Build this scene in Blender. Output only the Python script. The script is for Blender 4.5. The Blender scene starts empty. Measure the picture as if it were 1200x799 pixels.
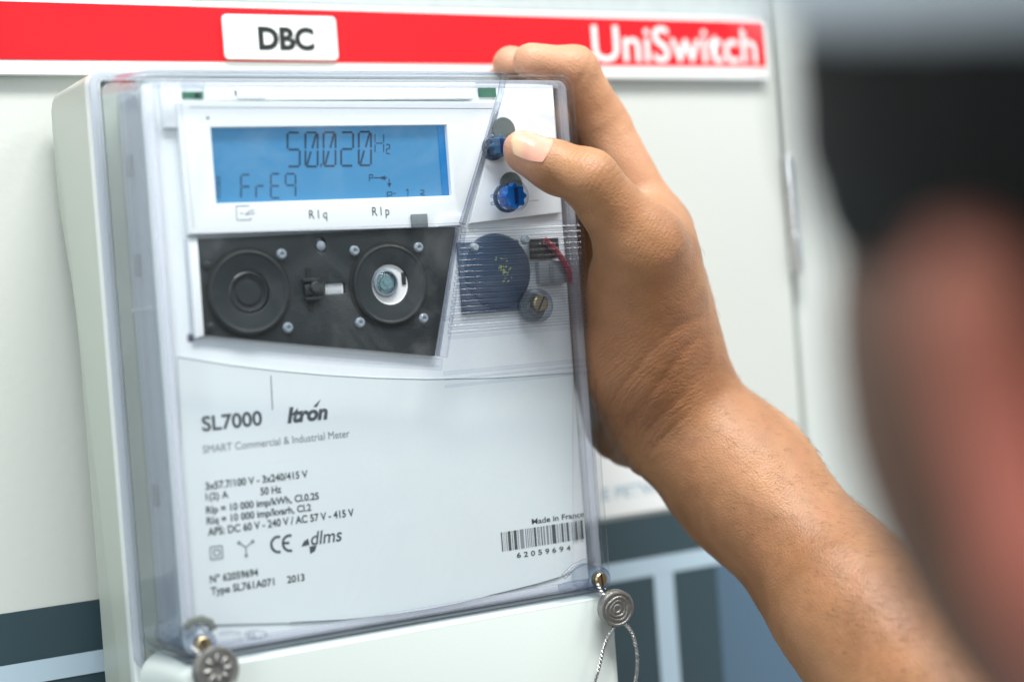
import bpy, bmesh, math, random
import numpy as np
from mathutils import Vector, Matrix
random.seed(4); np.random.seed(4)
SC = bpy.context.scene
COL = SC.collection

# ------------------------------------------------------------------ camera
F_PX = 1970.0                                  # focal length for a 1200 px wide frame
CAM = np.array([-0.18707, -0.56738, -0.09259])
CR = np.array([0.862974, -0.499755, -0.074307])   # camera right
CU = np.array([0.073234, -0.021792, 0.997077])    # camera up
CF = np.array([0.499913, 0.865893, -0.017793])    # camera forward
cd = bpy.data.cameras.new('camera'); cam = bpy.data.objects.new('camera', cd); COL.objects.link(cam)
M4 = Matrix(((CR[0], CU[0], -CF[0], CAM[0]), (CR[1], CU[1], -CF[1], CAM[1]), (CR[2], CU[2], -CF[2], CAM[2]), (0, 0, 0, 1)))
cam.matrix_world = M4
cd.sensor_width = 36.0; cd.lens = F_PX / 1200 * 36
cd.clip_start = 0.005; cd.clip_end = 50
cd.dof.use_dof = True; cd.dof.focus_distance = 0.655; cd.dof.aperture_fstop = 3.3
SC.camera = cam

# ------------------------------------------------------------------ light: an indoor room, soft and bright
W = bpy.data.worlds.new('World'); SC.world = W; W.use_nodes = True
wn = W.node_tree.nodes; wl = W.node_tree.links
bg = wn['Background']; tc = wn.new('ShaderNodeTexCoord'); sp = wn.new('ShaderNodeSeparateXYZ'); cr = wn.new('ShaderNodeValToRGB')
wl.new(tc.outputs['Generated'], sp.inputs[0]); wl.new(sp.outputs['Z'], cr.inputs[0])
mr = wn.new('ShaderNodeMapRange'); mr.inputs['From Min'].default_value = -1; wl.new(sp.outputs['Z'], mr.inputs[0]); wl.new(mr.outputs[0], cr.inputs[0])
cr.color_ramp.elements[0].color = (0.42, 0.47, 0.47, 1); cr.color_ramp.elements[1].color = (1.0, 1.05, 1.08, 1)
e = cr.color_ramp.elements.new(0.5); e.color = (0.68, 0.75, 0.77, 1)
wl.new(cr.outputs[0], bg.inputs[0]); bg.inputs[1].default_value = 0.46

def area(name, loc, target, sx, sy, power, col):
    l = bpy.data.lights.new(name, 'AREA'); l.shape = 'RECTANGLE'; l.size = sx; l.size_y = sy; l.energy = power; l.color = col
    o = bpy.data.objects.new(name, l); COL.objects.link(o); o.location = loc
    o.rotation_euler = (Vector(target) - Vector(loc)).to_track_quat('-Z', 'Y').to_euler(); return o
area('ceiling_light', (0.0, -0.8, 1.6), (0.12, 0, -0.1), 1.2, 0.4, 34, (1.0, 0.99, 0.96))
area('room_light', (1.5, -1.0, 1.5), (0.25, 0, -0.1), 0.9, 0.6, 11, (1.0, 0.98, 0.95))
area('left_fill_light', (-1.9, -1.3, 0.5), (0.1, 0, -0.1), 0.8, 1.1, 8, (0.90, 0.97, 1.0))  # unseen cool fill lamp added on the left to balance the shading
vs = SC.view_settings; vs.view_transform = 'Standard'; vs.look = 'None'; vs.gamma = 1; vs.exposure = 0.86; vs.use_curve_mapping = False
SC.render.engine = 'CYCLES'
SC.cycles.transparent_max_bounces = 32; SC.cycles.max_bounces = 10; SC.cycles.caustics_refractive = False; SC.cycles.caustics_reflective = False

# ------------------------------------------------------------------ measuring helpers
def P(px, py, Y):                              # where the sight line of a measured pixel meets the plane at depth Y
    d = CF + CR * (px - 600) / F_PX - CU * (py - 399.5) / F_PX
    q = CAM + d * (Y - CAM[1]) / d[1]
    return (float(q[0]), float(q[2]))
def V(px, py, z):                              # point at camera distance z
    return CAM + z * (CF + CR * (px - 600) / F_PX - CU * (py - 399.5) / F_PX)

# ------------------------------------------------------------------ materials
def mat(name, col, rough=0.5, metal=0.0, spec=0.5, bump=0.0, bscale=400, var=0.0, vscale=30, coat=0.0, emit=None):
    m = bpy.data.materials.new(name); m.use_nodes = True; n = m.node_tree.nodes; l = m.node_tree.links
    b = n['Principled BSDF']; b.inputs['Base Color'].default_value = (*col, 1); b.inputs['Roughness'].default_value = rough
    b.inputs['Metallic'].default_value = metal; b.inputs['Specular IOR Level'].default_value = spec; b.inputs['Coat Weight'].default_value = coat
    t = n.new('ShaderNodeTexCoord')
    if var:
        nz = n.new('ShaderNodeTexNoise'); nz.inputs['Scale'].default_value = vscale; nz.inputs['Detail'].default_value = 6
        l.new(t.outputs['Object'], nz.inputs['Vector'])
        mx = n.new('ShaderNodeMixRGB'); mx.inputs[1].default_value = (*[c * (1 - var) for c in col], 1); mx.inputs[2].default_value = (*[min(1, c * (1 + var)) for c in col], 1)
        l.new(nz.outputs['Fac'], mx.inputs[0]); l.new(mx.outputs[0], b.inputs['Base Color'])
        rr = n.new('ShaderNodeMapRange'); rr.inputs['To Min'].default_value = rough * 0.8; rr.inputs['To Max'].default_value = min(1, rough * 1.25)
        l.new(nz.outputs['Fac'], rr.inputs[0]); l.new(rr.outputs[0], b.inputs['Roughness'])
    if bump:
        nb = n.new('ShaderNodeTexNoise'); nb.inputs['Scale'].default_value = bscale; nb.inputs['Detail'].default_value = 4
        l.new(t.outputs['Object'], nb.inputs['Vector']); bp = n.new('ShaderNodeBump'); bp.inputs['Strength'].default_value = bump; bp.inputs['Distance'].default_value = 0.0004
        l.new(nb.outputs['Fac'], bp.inputs['Height']); l.new(bp.outputs[0], b.inputs['Normal'])
    if emit:
        b.inputs['Emission Color'].default_value = (*emit[0], 1); b.inputs['Emission Strength'].default_value = emit[1]
    return m
def clear(name, *, milk=0.0, smudge=0.0, tint=(0.985, 0.99, 0.995), edge=(0.42, 0.46, 0.60), rough=0.03, power=0.5, bump=0.0, gl=1.0, sharp=5.0):
    m = bpy.data.materials.new(name); m.use_nodes = True; n = m.node_tree.nodes; l = m.node_tree.links
    n.remove(n['Principled BSDF']); out = n['Material Output']
    tr = n.new('ShaderNodeBsdfTransparent'); g = n.new('ShaderNodeBsdfGlossy'); g.inputs['Roughness'].default_value = rough
    lw = n.new('ShaderNodeLayerWeight'); lw.inputs['Blend'].default_value = power
    mx = n.new('ShaderNodeMixRGB'); mx.inputs[1].default_value = (*tint, 1); mx.inputs[2].default_value = (*edge, 1)
    pw = n.new('ShaderNodeMath'); pw.operation = 'POWER'; pw.inputs[1].default_value = sharp; l.new(lw.outputs['Facing'], pw.inputs[0]); l.new(pw.outputs[0], mx.inputs[0]); l.new(mx.outputs[0], tr.inputs[0])
    if smudge:
        tt = n.new('ShaderNodeTexCoord'); ns = n.new('ShaderNodeTexNoise'); ns.inputs['Scale'].default_value = 22; ns.inputs['Detail'].default_value = 9; ns.inputs['Roughness'].default_value = .7; ns.inputs['Distortion'].default_value = 1.0
        l.new(tt.outputs['Object'], ns.inputs['Vector']); rs_ = n.new('ShaderNodeMapRange'); rs_.inputs['From Min'].default_value = .48; rs_.inputs['From Max'].default_value = .75; rs_.inputs['To Max'].default_value = smudge; l.new(ns.outputs['Fac'], rs_.inputs[0])
        ds = n.new('ShaderNodeBsdfDiffuse'); ds.inputs[0].default_value = (.8, .82, .84, 1); m2 = n.new('ShaderNodeMixShader'); l.new(rs_.outputs[0], m2.inputs[0]); l.new(tr.outputs[0], m2.inputs[1]); l.new(ds.outputs[0], m2.inputs[2]); tr = m2
    if milk:
        df = n.new('ShaderNodeBsdfDiffuse'); df.inputs[0].default_value = (.80, .82, .86, 1); m1 = n.new('ShaderNodeMixShader'); m1.inputs[0].default_value = milk
        l.new(tr.outputs[0], m1.inputs[1]); l.new(df.outputs[0], m1.inputs[2]); tr = m1
    fr = n.new('ShaderNodeMath'); fr.operation = 'POWER'; fr.inputs[1].default_value = 5.0; l.new(lw.outputs['Facing'], fr.inputs[0])
    ms = n.new('ShaderNodeMixShader'); mu = n.new('ShaderNodeMath'); mu.operation = 'MULTIPLY_ADD'; mu.inputs[1].default_value = .8; mu.inputs[2].default_value = .008 * gl
    l.new(fr.outputs[0], mu.inputs[0]); l.new(mu.outputs[0], ms.inputs[0]); l.new(tr.outputs[0], ms.inputs[1]); l.new(g.outputs[0], ms.inputs[2]); l.new(ms.outputs[0], out.inputs[0])
    if bump:
        t = n.new('ShaderNodeTexCoord'); nb = n.new('ShaderNodeTexNoise'); nb.inputs['Scale'].default_value = 35; nb.inputs['Detail'].default_value = 2
        l.new(t.outputs['Object'], nb.inputs['Vector']); bp = n.new('ShaderNodeBump'); bp.inputs['Strength'].default_value = bump; bp.inputs['Distance'].default_value = 0.001
        l.new(nb.outputs['Fac'], bp.inputs['Height']); l.new(bp.outputs[0], g.inputs['Normal'])
    return m
M = dict(
    shell=mat('shell_plastic', (0.44, 0.49, 0.435), 0.42, bump=0.12, bscale=900, var=0.03, vscale=12),
    rim=mat('rim_plastic', (0.70, 0.75, 0.74), 0.35, bump=0.05, var=0.02),
    innerp=mat('inner_plastic', (0.40, 0.47, 0.49), 0.4, bump=0.05),
    term=mat('terminal_plastic', (0.56, 0.625, 0.605), 0.4, bump=0.12, bscale=900, var=0.02, vscale=10),
    plate=mat('faceplate_plastic', (0.74, 0.79, 0.81), 0.5, bump=0.06, bscale=700, var=0.015, vscale=18),
    frame=mat('display_frame_plastic', (0.80, 0.84, 0.86), 0.42, bump=0.05, bscale=700, var=0.015, vscale=18),
    sheet=mat('label_sheet', (0.66, 0.725, 0.735), 0.5, bump=0.03, bscale=500, var=0.015, vscale=9),
    ink=mat('grey_print', (0.06, 0.075, 0.085), 0.6),
    ink2=mat('light_grey_print', (0.22, 0.25, 0.27), 0.6),
    dark=mat('charcoal_plastic', (0.012, 0.018, 0.020), 0.48, bump=0.35, bscale=1500, var=0.12, vscale=60),
    black=mat('black_plastic', (0.014, 0.020, 0.022), 0.38),
    hole=mat('dark_recess', (0.004, 0.006, 0.006), 0.7),
    lcdseg=mat('lcd_segment', (0.012, 0.045, 0.10), 0.5),
    pin=mat('frosted_pin', (0.22, 0.26, 0.30), 0.2, spec=0.8, var=0.2, vscale=900),
    white=mat('white_plastic', (0.72, 0.74, 0.74), 0.35),
    grey=mat('grey_plastic', (0.16, 0.19, 0.20), 0.4),
    blue=mat('blue_plastic', (0.008, 0.20, 0.72), 0.3, coat=0.3),
    navy=mat('navy_plastic', (0.02, 0.055, 0.11), 0.35),
    chip=mat('green_board', (0.03, 0.13, 0.08), 0.4, var=0.3, vscale=500),
    brass=mat('brass', (0.34, 0.28, 0.17), 0.32, metal=1.0, bump=0.2, var=0.15, vscale=400),
    lead=mat('seal_lead', (0.27, 0.27, 0.26), 0.42, metal=0.9, bump=0.9, bscale=600, var=0.25, vscale=300),
    wire=mat('seal_wire', (0.46, 0.46, 0.45), 0.35, metal=0.9),
    chrome=mat('chrome', (0.9, 0.92, 0.94), 0.28, metal=1.0),
    redp=mat('red_print', (0.72, 0.008, 0.016), 0.5, spec=0.25, var=.02),
    redl=mat('red_lead', (0.26, 0.03, 0.05), 0.5),
    platew=mat('white_sign', (0.82, 0.84, 0.84), 0.4),
    cab=mat('cabinet_paint', (0.575, 0.60, 0.57), 0.45, bump=0.35, bscale=260, var=0.03, vscale=7),
    cab2=mat('upper_panel_paint', (0.58, 0.64, 0.65), 0.5, bump=0.4, bscale=200, var=0.12, vscale=160),
    cab3=mat('frame_paint', (0.60, 0.64, 0.62), 0.5, bump=0.2, bscale=260, var=0.03),
    teal=mat('dark_teal_print', (0.030, 0.058, 0.072), 0.4, var=0.08, vscale=40),
    lblue=mat('light_blue_print', (0.42, 0.54, 0.63), 0.45),
    steel=mat('blue_grey_print', (0.075, 0.13, 0.19), 0.45),
    clear=clear('clear_cover', smudge=.05),
    clearf=clear('clear_flap', tint=(0.955, 0.96, 0.975), edge=(0.50, 0.52, 0.66), sharp=2.5),
    clearr=clear('clear_rib', tint=(0.95, 0.96, 0.975), edge=(0.22, 0.26, 0.38), sharp=1.8, rough=0.10, gl=7.0),
    clearp=clear('clear_peg', tint=(0.88, 0.91, 0.94), edge=(0.35, 0.40, 0.50), sharp=2.0, rough=0.06, gl=1.6),
)
# LCD: blue backlight, darker towards the right edge
def lcd_mat():
    m = mat('lcd_glass', (0.03, 0.13, 0.25), 0.25, var=0.0, emit=((0.05, 0.24, 0.52), 0.30))
    n = m.node_tree.nodes; l = m.node_tree.links; b = n['Principled BSDF']
    t = n.new('ShaderNodeTexCoord'); nz = n.new('ShaderNodeTexNoise'); nz.inputs['Scale'].default_value = 9; nz.inputs['Detail'].default_value = 3
    r = n.new('ShaderNodeValToRGB'); r.color_ramp.elements[0].position = 0.35; r.color_ramp.elements[1].position = 0.7
    r.color_ramp.elements[0].color = (0.04, 0.20, 0.41, 1); r.color_ramp.elements[1].color = (0.09, 0.30, 0.50, 1)
    l.new(t.outputs['Object'], nz.inputs['Vector']); l.new(nz.outputs['Fac'], r.inputs[0]); l.new(r.outputs[0], b.inputs['Emission Color'])
    return m
M['lcd'] = lcd_mat()
M['lcdedge'] = mat('lcd_edge', (0.0, 0.08, 0.22), 0.3, emit=((0.0, 0.15, 0.38), 0.4))

# ------------------------------------------------------------------ object helpers
def tag(o, label, cat, group=None, kind=None):
    if label: o['label'] = label
    if cat: o['category'] = cat
    if group: o['group'] = group
    if kind: o['kind'] = kind
    return o
def thing(name, loc, label, cat, group=None):
    o = bpy.data.objects.new(name, None); COL.objects.link(o); o.location = loc; o.empty_display_size = 0.02
    return tag(o, label, cat, group)
def wloc(o):
    v = Vector(o.location)
    return v + wloc(o.parent) if o.parent else v
def link(name, me, m, parent=None, smooth=False):
    # centre the origin on the mesh so every part carries its own place
    n = len(me.vertices); co = np.empty(n * 3); me.vertices.foreach_get('co', co); co = co.reshape(-1, 3)
    c = (co.min(0) + co.max(0)) / 2; co -= c; me.vertices.foreach_set('co', co.ravel()); me.update()
    o = bpy.data.objects.new(name, me); COL.objects.link(o)
    if m: me.materials.clear(); me.materials.append(m)
    if smooth: me.polygons.foreach_set('use_smooth', [True] * len(me.polygons))
    if parent: o.parent = parent; o.location = Vector(c) - wloc(parent)
    else: o.location = c
    return o
def finish(bm, name, m, parent=None, smooth=False, bevel=0, seg=2):
    if bevel:
        ed = [e for e in bm.edges if e.calc_face_angle(0) > 0.5]
        bmesh.ops.bevel(bm, geom=ed, offset=bevel, segments=seg, profile=0.5, affect='EDGES', clamp_overlap=True)
    bmesh.ops.recalc_face_normals(bm, faces=bm.faces)
    me = bpy.data.meshes.new(name); bm.to_mesh(me); bm.free()
    o = link(name, me, m, parent, False)
    if smooth or bevel:
        me.polygons.foreach_set('use_smooth', [True] * len(me.polygons)); me.set_sharp_from_angle(angle=math.radians(35))
    return o
def box(name, x, y, z, m, parent=None, bevel=0.0, seg=2):
    bm = bmesh.new(); r = bmesh.ops.create_cube(bm, size=1)
    for v in bm.verts:
        v.co = Vector((x[0] + (v.co.x + .5) * (x[1] - x[0]), y[0] + (v.co.y + .5) * (y[1] - y[0]), z[0] + (v.co.z + .5) * (z[1] - z[0])))
    return finish(bm, name, m, parent, bevel=bevel, seg=seg)
def plate(name, outer, y0, y1, m, parent=None, holes=(), bevel=0.0, seg=2):
    """polygon(s) in X-Z (front y0, back y1), with holes and rounded edges"""
    cu = bpy.data.curves.new(name, 'CURVE'); cu.dimensions = '2D'; cu.fill_mode = 'BOTH'
    for loop in [outer] + list(holes):
        s = cu.splines.new('POLY'); s.points.add(len(loop) - 1); s.use_cyclic_u = True
        for k, (a, b) in enumerate(loop): s.points[k].co = (a, b, 0, 1)
    cu.extrude = max(1e-6, (y1 - y0) / 2 - bevel); cu.bevel_depth = bevel; cu.bevel_resolution = seg
    if bevel: cu.offset = -bevel
    o = bpy.data.objects.new(name, cu); COL.objects.link(o)
    dg = bpy.context.evaluated_depsgraph_get(); me = bpy.data.meshes.new_from_object(o.evaluated_get(dg)); bpy.data.objects.remove(o)
    ym = (y0 + y1) / 2; n = len(me.vertices); co = np.empty(n * 3); me.vertices.foreach_get('co', co); co = co.reshape(-1, 3)
    me.vertices.foreach_set('co', np.c_[co[:, 0], ym - co[:, 2], co[:, 1]].ravel()); me.update()
    bm = bmesh.new(); bm.from_mesh(me); bmesh.ops.remove_doubles(bm, verts=bm.verts, dist=1e-6); bmesh.ops.recalc_face_normals(bm, faces=bm.faces); bm.to_mesh(me); bm.free()
    oo = link(name, me, m, parent)
    me.polygons.foreach_set('use_smooth', [True] * len(me.polygons)); me.set_sharp_from_angle(angle=math.radians(30))
    return oo
def rrect(x0, x1, z0, z1, r, n=6):
    pts = []
    for cx, cz, a in ((x1 - r, z1 - r, 0), (x0 + r, z1 - r, 90), (x0 + r, z0 + r, 180), (x1 - r, z0 + r, 270)):
        for k in range(n + 1):
            t = math.radians(a + 90 * k / n); pts.append((cx + r * math.cos(t), cz + r * math.sin(t)))
    return pts
def circ(x, z, r, n=40, rz=None): return [(x + r * math.cos(2 * math.pi * k / n), z + (rz or r) * math.sin(2 * math.pi * k / n)) for k in range(n)]
def lathe(name, x, z, prof, m, parent=None, n=48):
    """profile of (radius, y) revolved about the axis through (x, z) along Y"""
    bm = bmesh.new(); rings = []
    for r, y in prof:
        if r < 1e-7: rings.append([bm.verts.new((x, y, z))])
        else: rings.append([bm.verts.new((x + r * math.cos(2 * math.pi * k / n), y, z + r * math.sin(2 * math.pi * k / n))) for k in range(n)])
    for a, b in zip(rings, rings[1:]):
        for k in range(n):
            q = [a[k % len(a)], a[(k + 1) % len(a)], b[(k + 1) % len(b)], b[k % len(b)]]
            q2 = list(dict.fromkeys(q))
            if len(q2) > 2: bm.faces.new(q2)
    return finish(bm, name, m, parent, smooth=True)
def tube(name, pts, r, m, parent=None, n=8, closed=False, rf=None):
    pts = [Vector(p) for p in pts]; bm = bmesh.new(); rings = []; N = len(pts); up = Vector((0.1, 0.2, 1)).normalized()
    for i, p in enumerate(pts):
        t = (pts[(i + 1) % N] - pts[i - 1]) if (closed or 0 < i < N - 1) else (pts[min(i + 1, N - 1)] - pts[max(i - 1, 0)])
        t.normalize(); s = t.cross(up)
        if s.length < 1e-3: s = t.cross(Vector((1, 0, 0)))
        s.normalize(); u = s.cross(t); rr = r * (rf(i / (N - 1)) if rf else 1)
        rings.append([bm.verts.new(p + (s * math.cos(2 * math.pi * k / n) + u * math.sin(2 * math.pi * k / n)) * rr) for k in range(n)])
    for i in range(N if closed else N - 1):
        a, b = rings[i], rings[(i + 1) % N]
        for k in range(n): bm.faces.new((a[k], a[(k + 1) % n], b[(k + 1) % n], b[k]))
    if not closed: bm.faces.new(rings[0]); bm.faces.new(rings[-1])
    return finish(bm, name, m, parent, smooth=True)
CAPH = []
def text(name, s, x0, x1, z0, z1, y, m, parent=None, bold=0.0, shear=0.0, label=None):
    """flat lettering fitted to the box x0..x1, z0..z1 on the plane y"""
    cu = bpy.data.curves.new(name, 'FONT'); cu.body = s; cu.size = 1; cu.offset = bold; cu.shear = shear; cu.resolution_u = 4
    o = bpy.data.objects.new(name, cu); COL.objects.link(o)
    dg = bpy.context.evaluated_depsgraph_get(); me = bpy.data.meshes.new_from_object(o.evaluated_get(dg)); bpy.data.objects.remove(o)
    n = len(me.vertices); co = np.empty(n * 3); me.vertices.foreach_get('co', co); co = co.reshape(-1, 3)
    mn = co.min(0); mx = co.max(0); fx = (x1 - x0) / (mx[0] - mn[0])
    if not CAPH:
        CAPH.append(1.0); hh = text('cap_height_probe', 'H', 0, 1, 0, 1, 0, None); CAPH[0] = 1.0 / hh['ratio']; bpy.data.objects.remove(hh)
    fz = (z1 - z0) / CAPH[0]; mn[1] = 0
    me.vertices.foreach_set('co', np.c_[x0 + (co[:, 0] - mn[0]) * fx, np.full(n, y), z0 + (co[:, 1] - mn[1]) * fz].ravel()); me.update()
    r = link(name, me, m, parent)
    if name == 'cap_height_probe': r['ratio'] = 1.0 / float(mx[1])
    return r
def strokes(name, lines, w, y, m, parent=None, d=0.00006):
    """thin flat printed strokes: each a (x0,z0,x1,z1[,w]) line on the plane y"""
    bm = bmesh.new()
    for ln in lines:
        a = Vector((ln[0], 0, ln[1])); b = Vector((ln[2], 0, ln[3])); ww = ln[4] if len(ln) > 4 else w
        t = (b - a)
        if t.length < 1e-7: continue
        t.normalize(); s = Vector((-t.z, 0, t.x)) * ww / 2; y_ = y; y += 1e-6
        vs_ = [bm.verts.new((q.x, y_, q.z)) for q in (a - s, b - s, b + s, a + s)]
        bm.faces.new(vs_)
    for f in bm.faces:
        f.normal_update()
        if f.normal.y > 0: f.normal_flip()
    me = bpy.data.meshes.new(name); bm.to_mesh(me); bm.free()
    return link(name, me, m, parent)
def pl(pts, Y): return [P(a, b, Y) for a, b in pts]
def segs(poly, Y, closed=False):
    q = pl(poly, Y); r = [(*q[i], *q[i + 1]) for i in range(len(q) - 1)]
    if closed: r.append((*q[-1], *q[0]))
    return r

# ================================================================== the switch cabinet behind
CY = 0.105
cabt = thing('switch_cabinet', (0.1, CY, -0.6), 'pale grey-green switch cabinet with a red name plate and blue-grey mimic stripes behind the meter', 'cabinet')
DX1 = P(909, 60, CY)[0]
ZT = 0.047
door = plate('door', rrect(-0.75, DX1, -0.62, 0.34, 0.004), CY, CY + 0.022, M['cab'], cabt, bevel=0.0015)
# brushed strip above the name plate
box('upper_panel', (-0.75, DX1 - 0.004), (CY - 0.003, CY - 0.0005), (0.0465, 0.33), M['cab2'], cabt, bevel=0.0006)
box('hinge_post', (DX1 + 0.0062, DX1 + 0.0315), (CY + 0.004, CY + 0.03), (-0.62, 0.34), M['cab3'], cabt, bevel=0.003)
box('side_panel', (DX1 + 0.033, 1.15), (CY + 0.008, CY + 0.03), (-0.62, 0.34), M['cab3'], cabt, bevel=0.003)
box('door_gasket', (DX1 + 0.0002, DX1 + 0.0062), (CY + 0.010, CY + 0.02), (-0.62, 0.34), mat('gasket', (0.018, 0.026, 0.018), 0.8), cabt)
hx = DX1 + 0.0030
hinge = lathe('hinge', 0, 0, [(0, -.03), (.0030, -.03), (.0034, -.029), (.0034, -.0105), (.0028, -.0098), (.0028, -.0088), (.0034, -.008), (.0034, .0105), (.0028, .0112), (.0028, .012), (.0034, .0128), (.0034, .029), (.003, .03), (0, .03)], M['chrome'], cabt, 24)
hinge.rotation_euler = (math.radians(90), 0, 0); hz = (P(930, 185, CY - .004)[1] + P(935, 315, CY - .004)[1]) / 2
hinge.location = Vector((hx, CY - 0.002, hz)) - wloc(cabt)
# name plate (white sheet with the red band printed on it)
npl = plate('name_plate', rrect(-0.30, DX1 - 0.0080, 0.0145, 0.0455, 0.0012), CY - 0.0045, CY - 0.003 + 0.0022, M['platew'], cabt, bevel=0.0003)
strokes('red_band', [(-0.30, 0.0318, DX1 - 0.0102, 0.0318, 0.0228)], 0.02, CY - 0.0048, M['redp'], npl)
a = P(690, 80, CY); b = P(885, 36, CY)
text('lettering', 'UniSwitch', P(688, 60, CY)[0], P(880, 60, CY)[0], 0.0225, 0.0392, CY - 0.0051, M['platew'], npl, bold=0.008)
dx0, dx1 = P(256, 50, CY)[0], P(388, 50, CY)[0]
stk = plate('name_sticker', rrect(dx0, dx1, 0.0212, 0.0400, 0.002), CY - 0.0066, CY - 0.0049, M['platew'], cabt, bevel=0.0004)
text('lettering', 'DBC', P(296, 50, CY)[0], P(361, 50, CY)[0], 0.0257, 0.0345, CY - 0.0068, mat('black_print', (.008, .012, .012), .5), stk, bold=0.045)
# mimic diagram printed on the door
z1 = -0.1935; z2 = -0.2140
z1 = (P(0, 715, CY)[1] + P(110, 702, CY)[1] + P(760, 607, CY)[1]) / 3; z2 = (P(0, 778, CY)[1] + P(110, 760, CY)[1] + P(760, 656, CY)[1]) / 3
z3 = (P(60, 795, CY)[1] + P(105, 787, CY)[1] + P(740, 680, CY)[1]) / 3
strokes('mimic_panel', [(-0.30, -0.36, 0.42 - 0.05, -0.36, 2 * (-0.36 - z1) * -1)], 1, CY - 0.0004, M['teal'], cabt)
strokes('mimic_line', [(-0.30, (z2 + z3) / 2, 0.36, (z2 + z3) / 2, z2 - z3)], 1, CY - 0.0008, M['lblue'], cabt)
xa, xb = P(766, 690, CY)[0], P(789, 690, CY)[0]
strokes('mimic_line', [((xa + xb) / 2, z3 - 0.0001, (xa + xb) / 2, -0.5, xb - xa)], 1, CY - 0.0008, M['lblue'], cabt)
xc = P(842, 720, CY)[0]
strokes('mimic_panel', [((xc + 0.368) / 2, z3 - 0.0001, (xc + 0.368) / 2, -0.5, 0.368 - xc)], 1, CY - 0.0006, M['steel'], cabt)
xw0, zw0 = P(712, 602, CY); zw1 = P(712, 515, CY)[1]
wl_ = plate('white_label', rrect(0.19, 0.33, z1 + 0.002, z1 + 0.040, 0.001), CY - 0.0014, CY - 0.0002, M['platew'], cabt, bevel=0.0002)
lx0 = P(716, 575, CY)[0]
text('lettering', 'E PETWORK', lx0 - 0.006, lx0 + 0.046, z1 + 0.0105, z1 + 0.0160, CY - 0.0016, M['lblue'], wl_, bold=0.02)

# ================================================================== the electricity meter
met = thing('electricity_meter', (0.089, 0.05, -0.30), 'grey-white electricity meter under a clear cover with a blue display reading 50.020 Hz', 'meter')
XL, XR, ZB = -0.0058, 0.1838, -0.345
# grey-green housing: side profile (Y,Z) extruded along X, the back bulging at the top
SY0 = 0.046
prof = [(SY0, 0.0065), (0.092, 0.0060)]
for y_, z_ in ((0.096, 0.004), (0.0985, 0.000), (0.0990, -0.006), (0.0990, -0.030), (0.0975, -0.040), (0.0940, -0.052), (0.0890, -0.068), (0.0860, -0.082), (0.0848, -0.100), (0.0848, -0.17), (0.0855, -0.22), (0.0855, ZB)): prof.append((y_, z_))
prof.append((SY0, ZB))
bm = bmesh.new()
va = [bm.verts.new((XL, y_, z_)) for y_, z_ in prof]; vb = [bm.verts.new((XR, y_, z_)) for y_, z_ in prof]
bm.faces.new(va); bm.faces.new(vb[::-1])
for i in range(len(prof)): j = (i + 1) % len(prof); bm.faces.new((va[i], vb[i], vb[j], va[j]))
bmesh.ops.recalc_face_normals(bm, faces=bm.faces)
ed = [e for e in bm.edges if abs((e.verts[0].co - e.verts[1].co).x) < 1e-6 and not (abs(e.verts[0].co.y - SY0) < 1e-5 and abs(e.verts[1].co.y - SY0) < 1e-5)]
bmesh.ops.bevel(bm, geom=ed, offset=0.0035, segments=4, profile=0.5, affect='EDGES', clamp_overlap=True)
finish(bm, 'housing', M['shell'], met, smooth=True)
# lighter rim frame of the housing, proud of it
def ring_plate(name, x0, x1, z0, z1, t, y0, y1, r, m, parent, bevel):
    return plate(name, rrect(x0, x1, z0, z1, r), y0, y1, m, parent, holes=[rrect(x0 + t, x1 - t, z0 + t, z1 - t, max(r - t, 0.001))[::-1]], bevel=bevel)
ring_plate('housing_rim', XL - 0.0006, XR + 0.0006, ZB, 0.0073, 0.0045, 0.0405, 0.0470, 0.006, M['rim'], met, 0.0008)
plate('base_tray', rrect(XL + 0.004, XR - 0.004, ZB + 0.003, 0.002, 0.004), 0.0400, 0.0455, M['shell'], met)
# inner grey frame seen through the side of the cover
inner = plate('inner_frame', rrect(0.0035, 0.1745, -0.2055, -0.0035, 0.004), 0.0135, 0.0395, M['innerp'], met, bevel=0.001)
for zc in (-0.030, -0.066, -0.150):
    box('frame_clip', (0.0022, 0.0034), (0.026, 0.031), (zc - 0.004, zc + 0.004), M['grey'], inner, bevel=0.0004)
tube('frame_ledge', [(0.0030, 0.016, -0.082), (0.0030, 0.0385, -0.082)], 0.0006, M['rim'], inner)

# ---- white faceplate and what is set into it
PY = 0.0100
fp = plate('faceplate', rrect(0.0035, 0.1752, -0.2062, -0.0022, 0.0035), 0.0118, 0.0134, M['plate'], met, bevel=0.0006)
# raised inner border left
box('faceplate_rib', (P(196, 300, PY)[0] - 0.004, P(200, 300, PY)[0] - 0.0015), (0.0100, 0.0117), (-0.198, -0.004), M['frame'], fp, bevel=0.0005)
tb = plate('top_bar', pl([(240, 97.5), (557, 96.5), (557, 116), (240, 118)], 0.009), 0.0090, 0.0116, M['frame'], fp, bevel=0.0004)
plate('corner_tab', pl([(188, 98), (212, 97.5), (213, 150), (192, 150)], 0.0095), 0.0095, 0.0116, M['frame'], fp, bevel=0.0004)
plate('corner_tab', [P(592, 100, .0098), (0.1740, P(592, 100, .0098)[1]), (0.1740, -0.0545), P(551, 262, .0098)], 0.0098, 0.0116, M['frame'], fp, bevel=0.0004)
box('board_slot', (P(213.5, 107, .0112)[0], P(238, 107, .0112)[0]), (0.0111, 0.0117), (P(220, 116, .0112)[1], P(220, 108, .0112)[1]), M['chip'], fp)
box('board_slot', (P(561, 107, .0112)[0], P(581, 107, .0112)[0]), (0.0111, 0.0117), (P(570, 114, .0112)[1], P(570, 103, .0112)[1]), M['chip'], fp)
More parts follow.
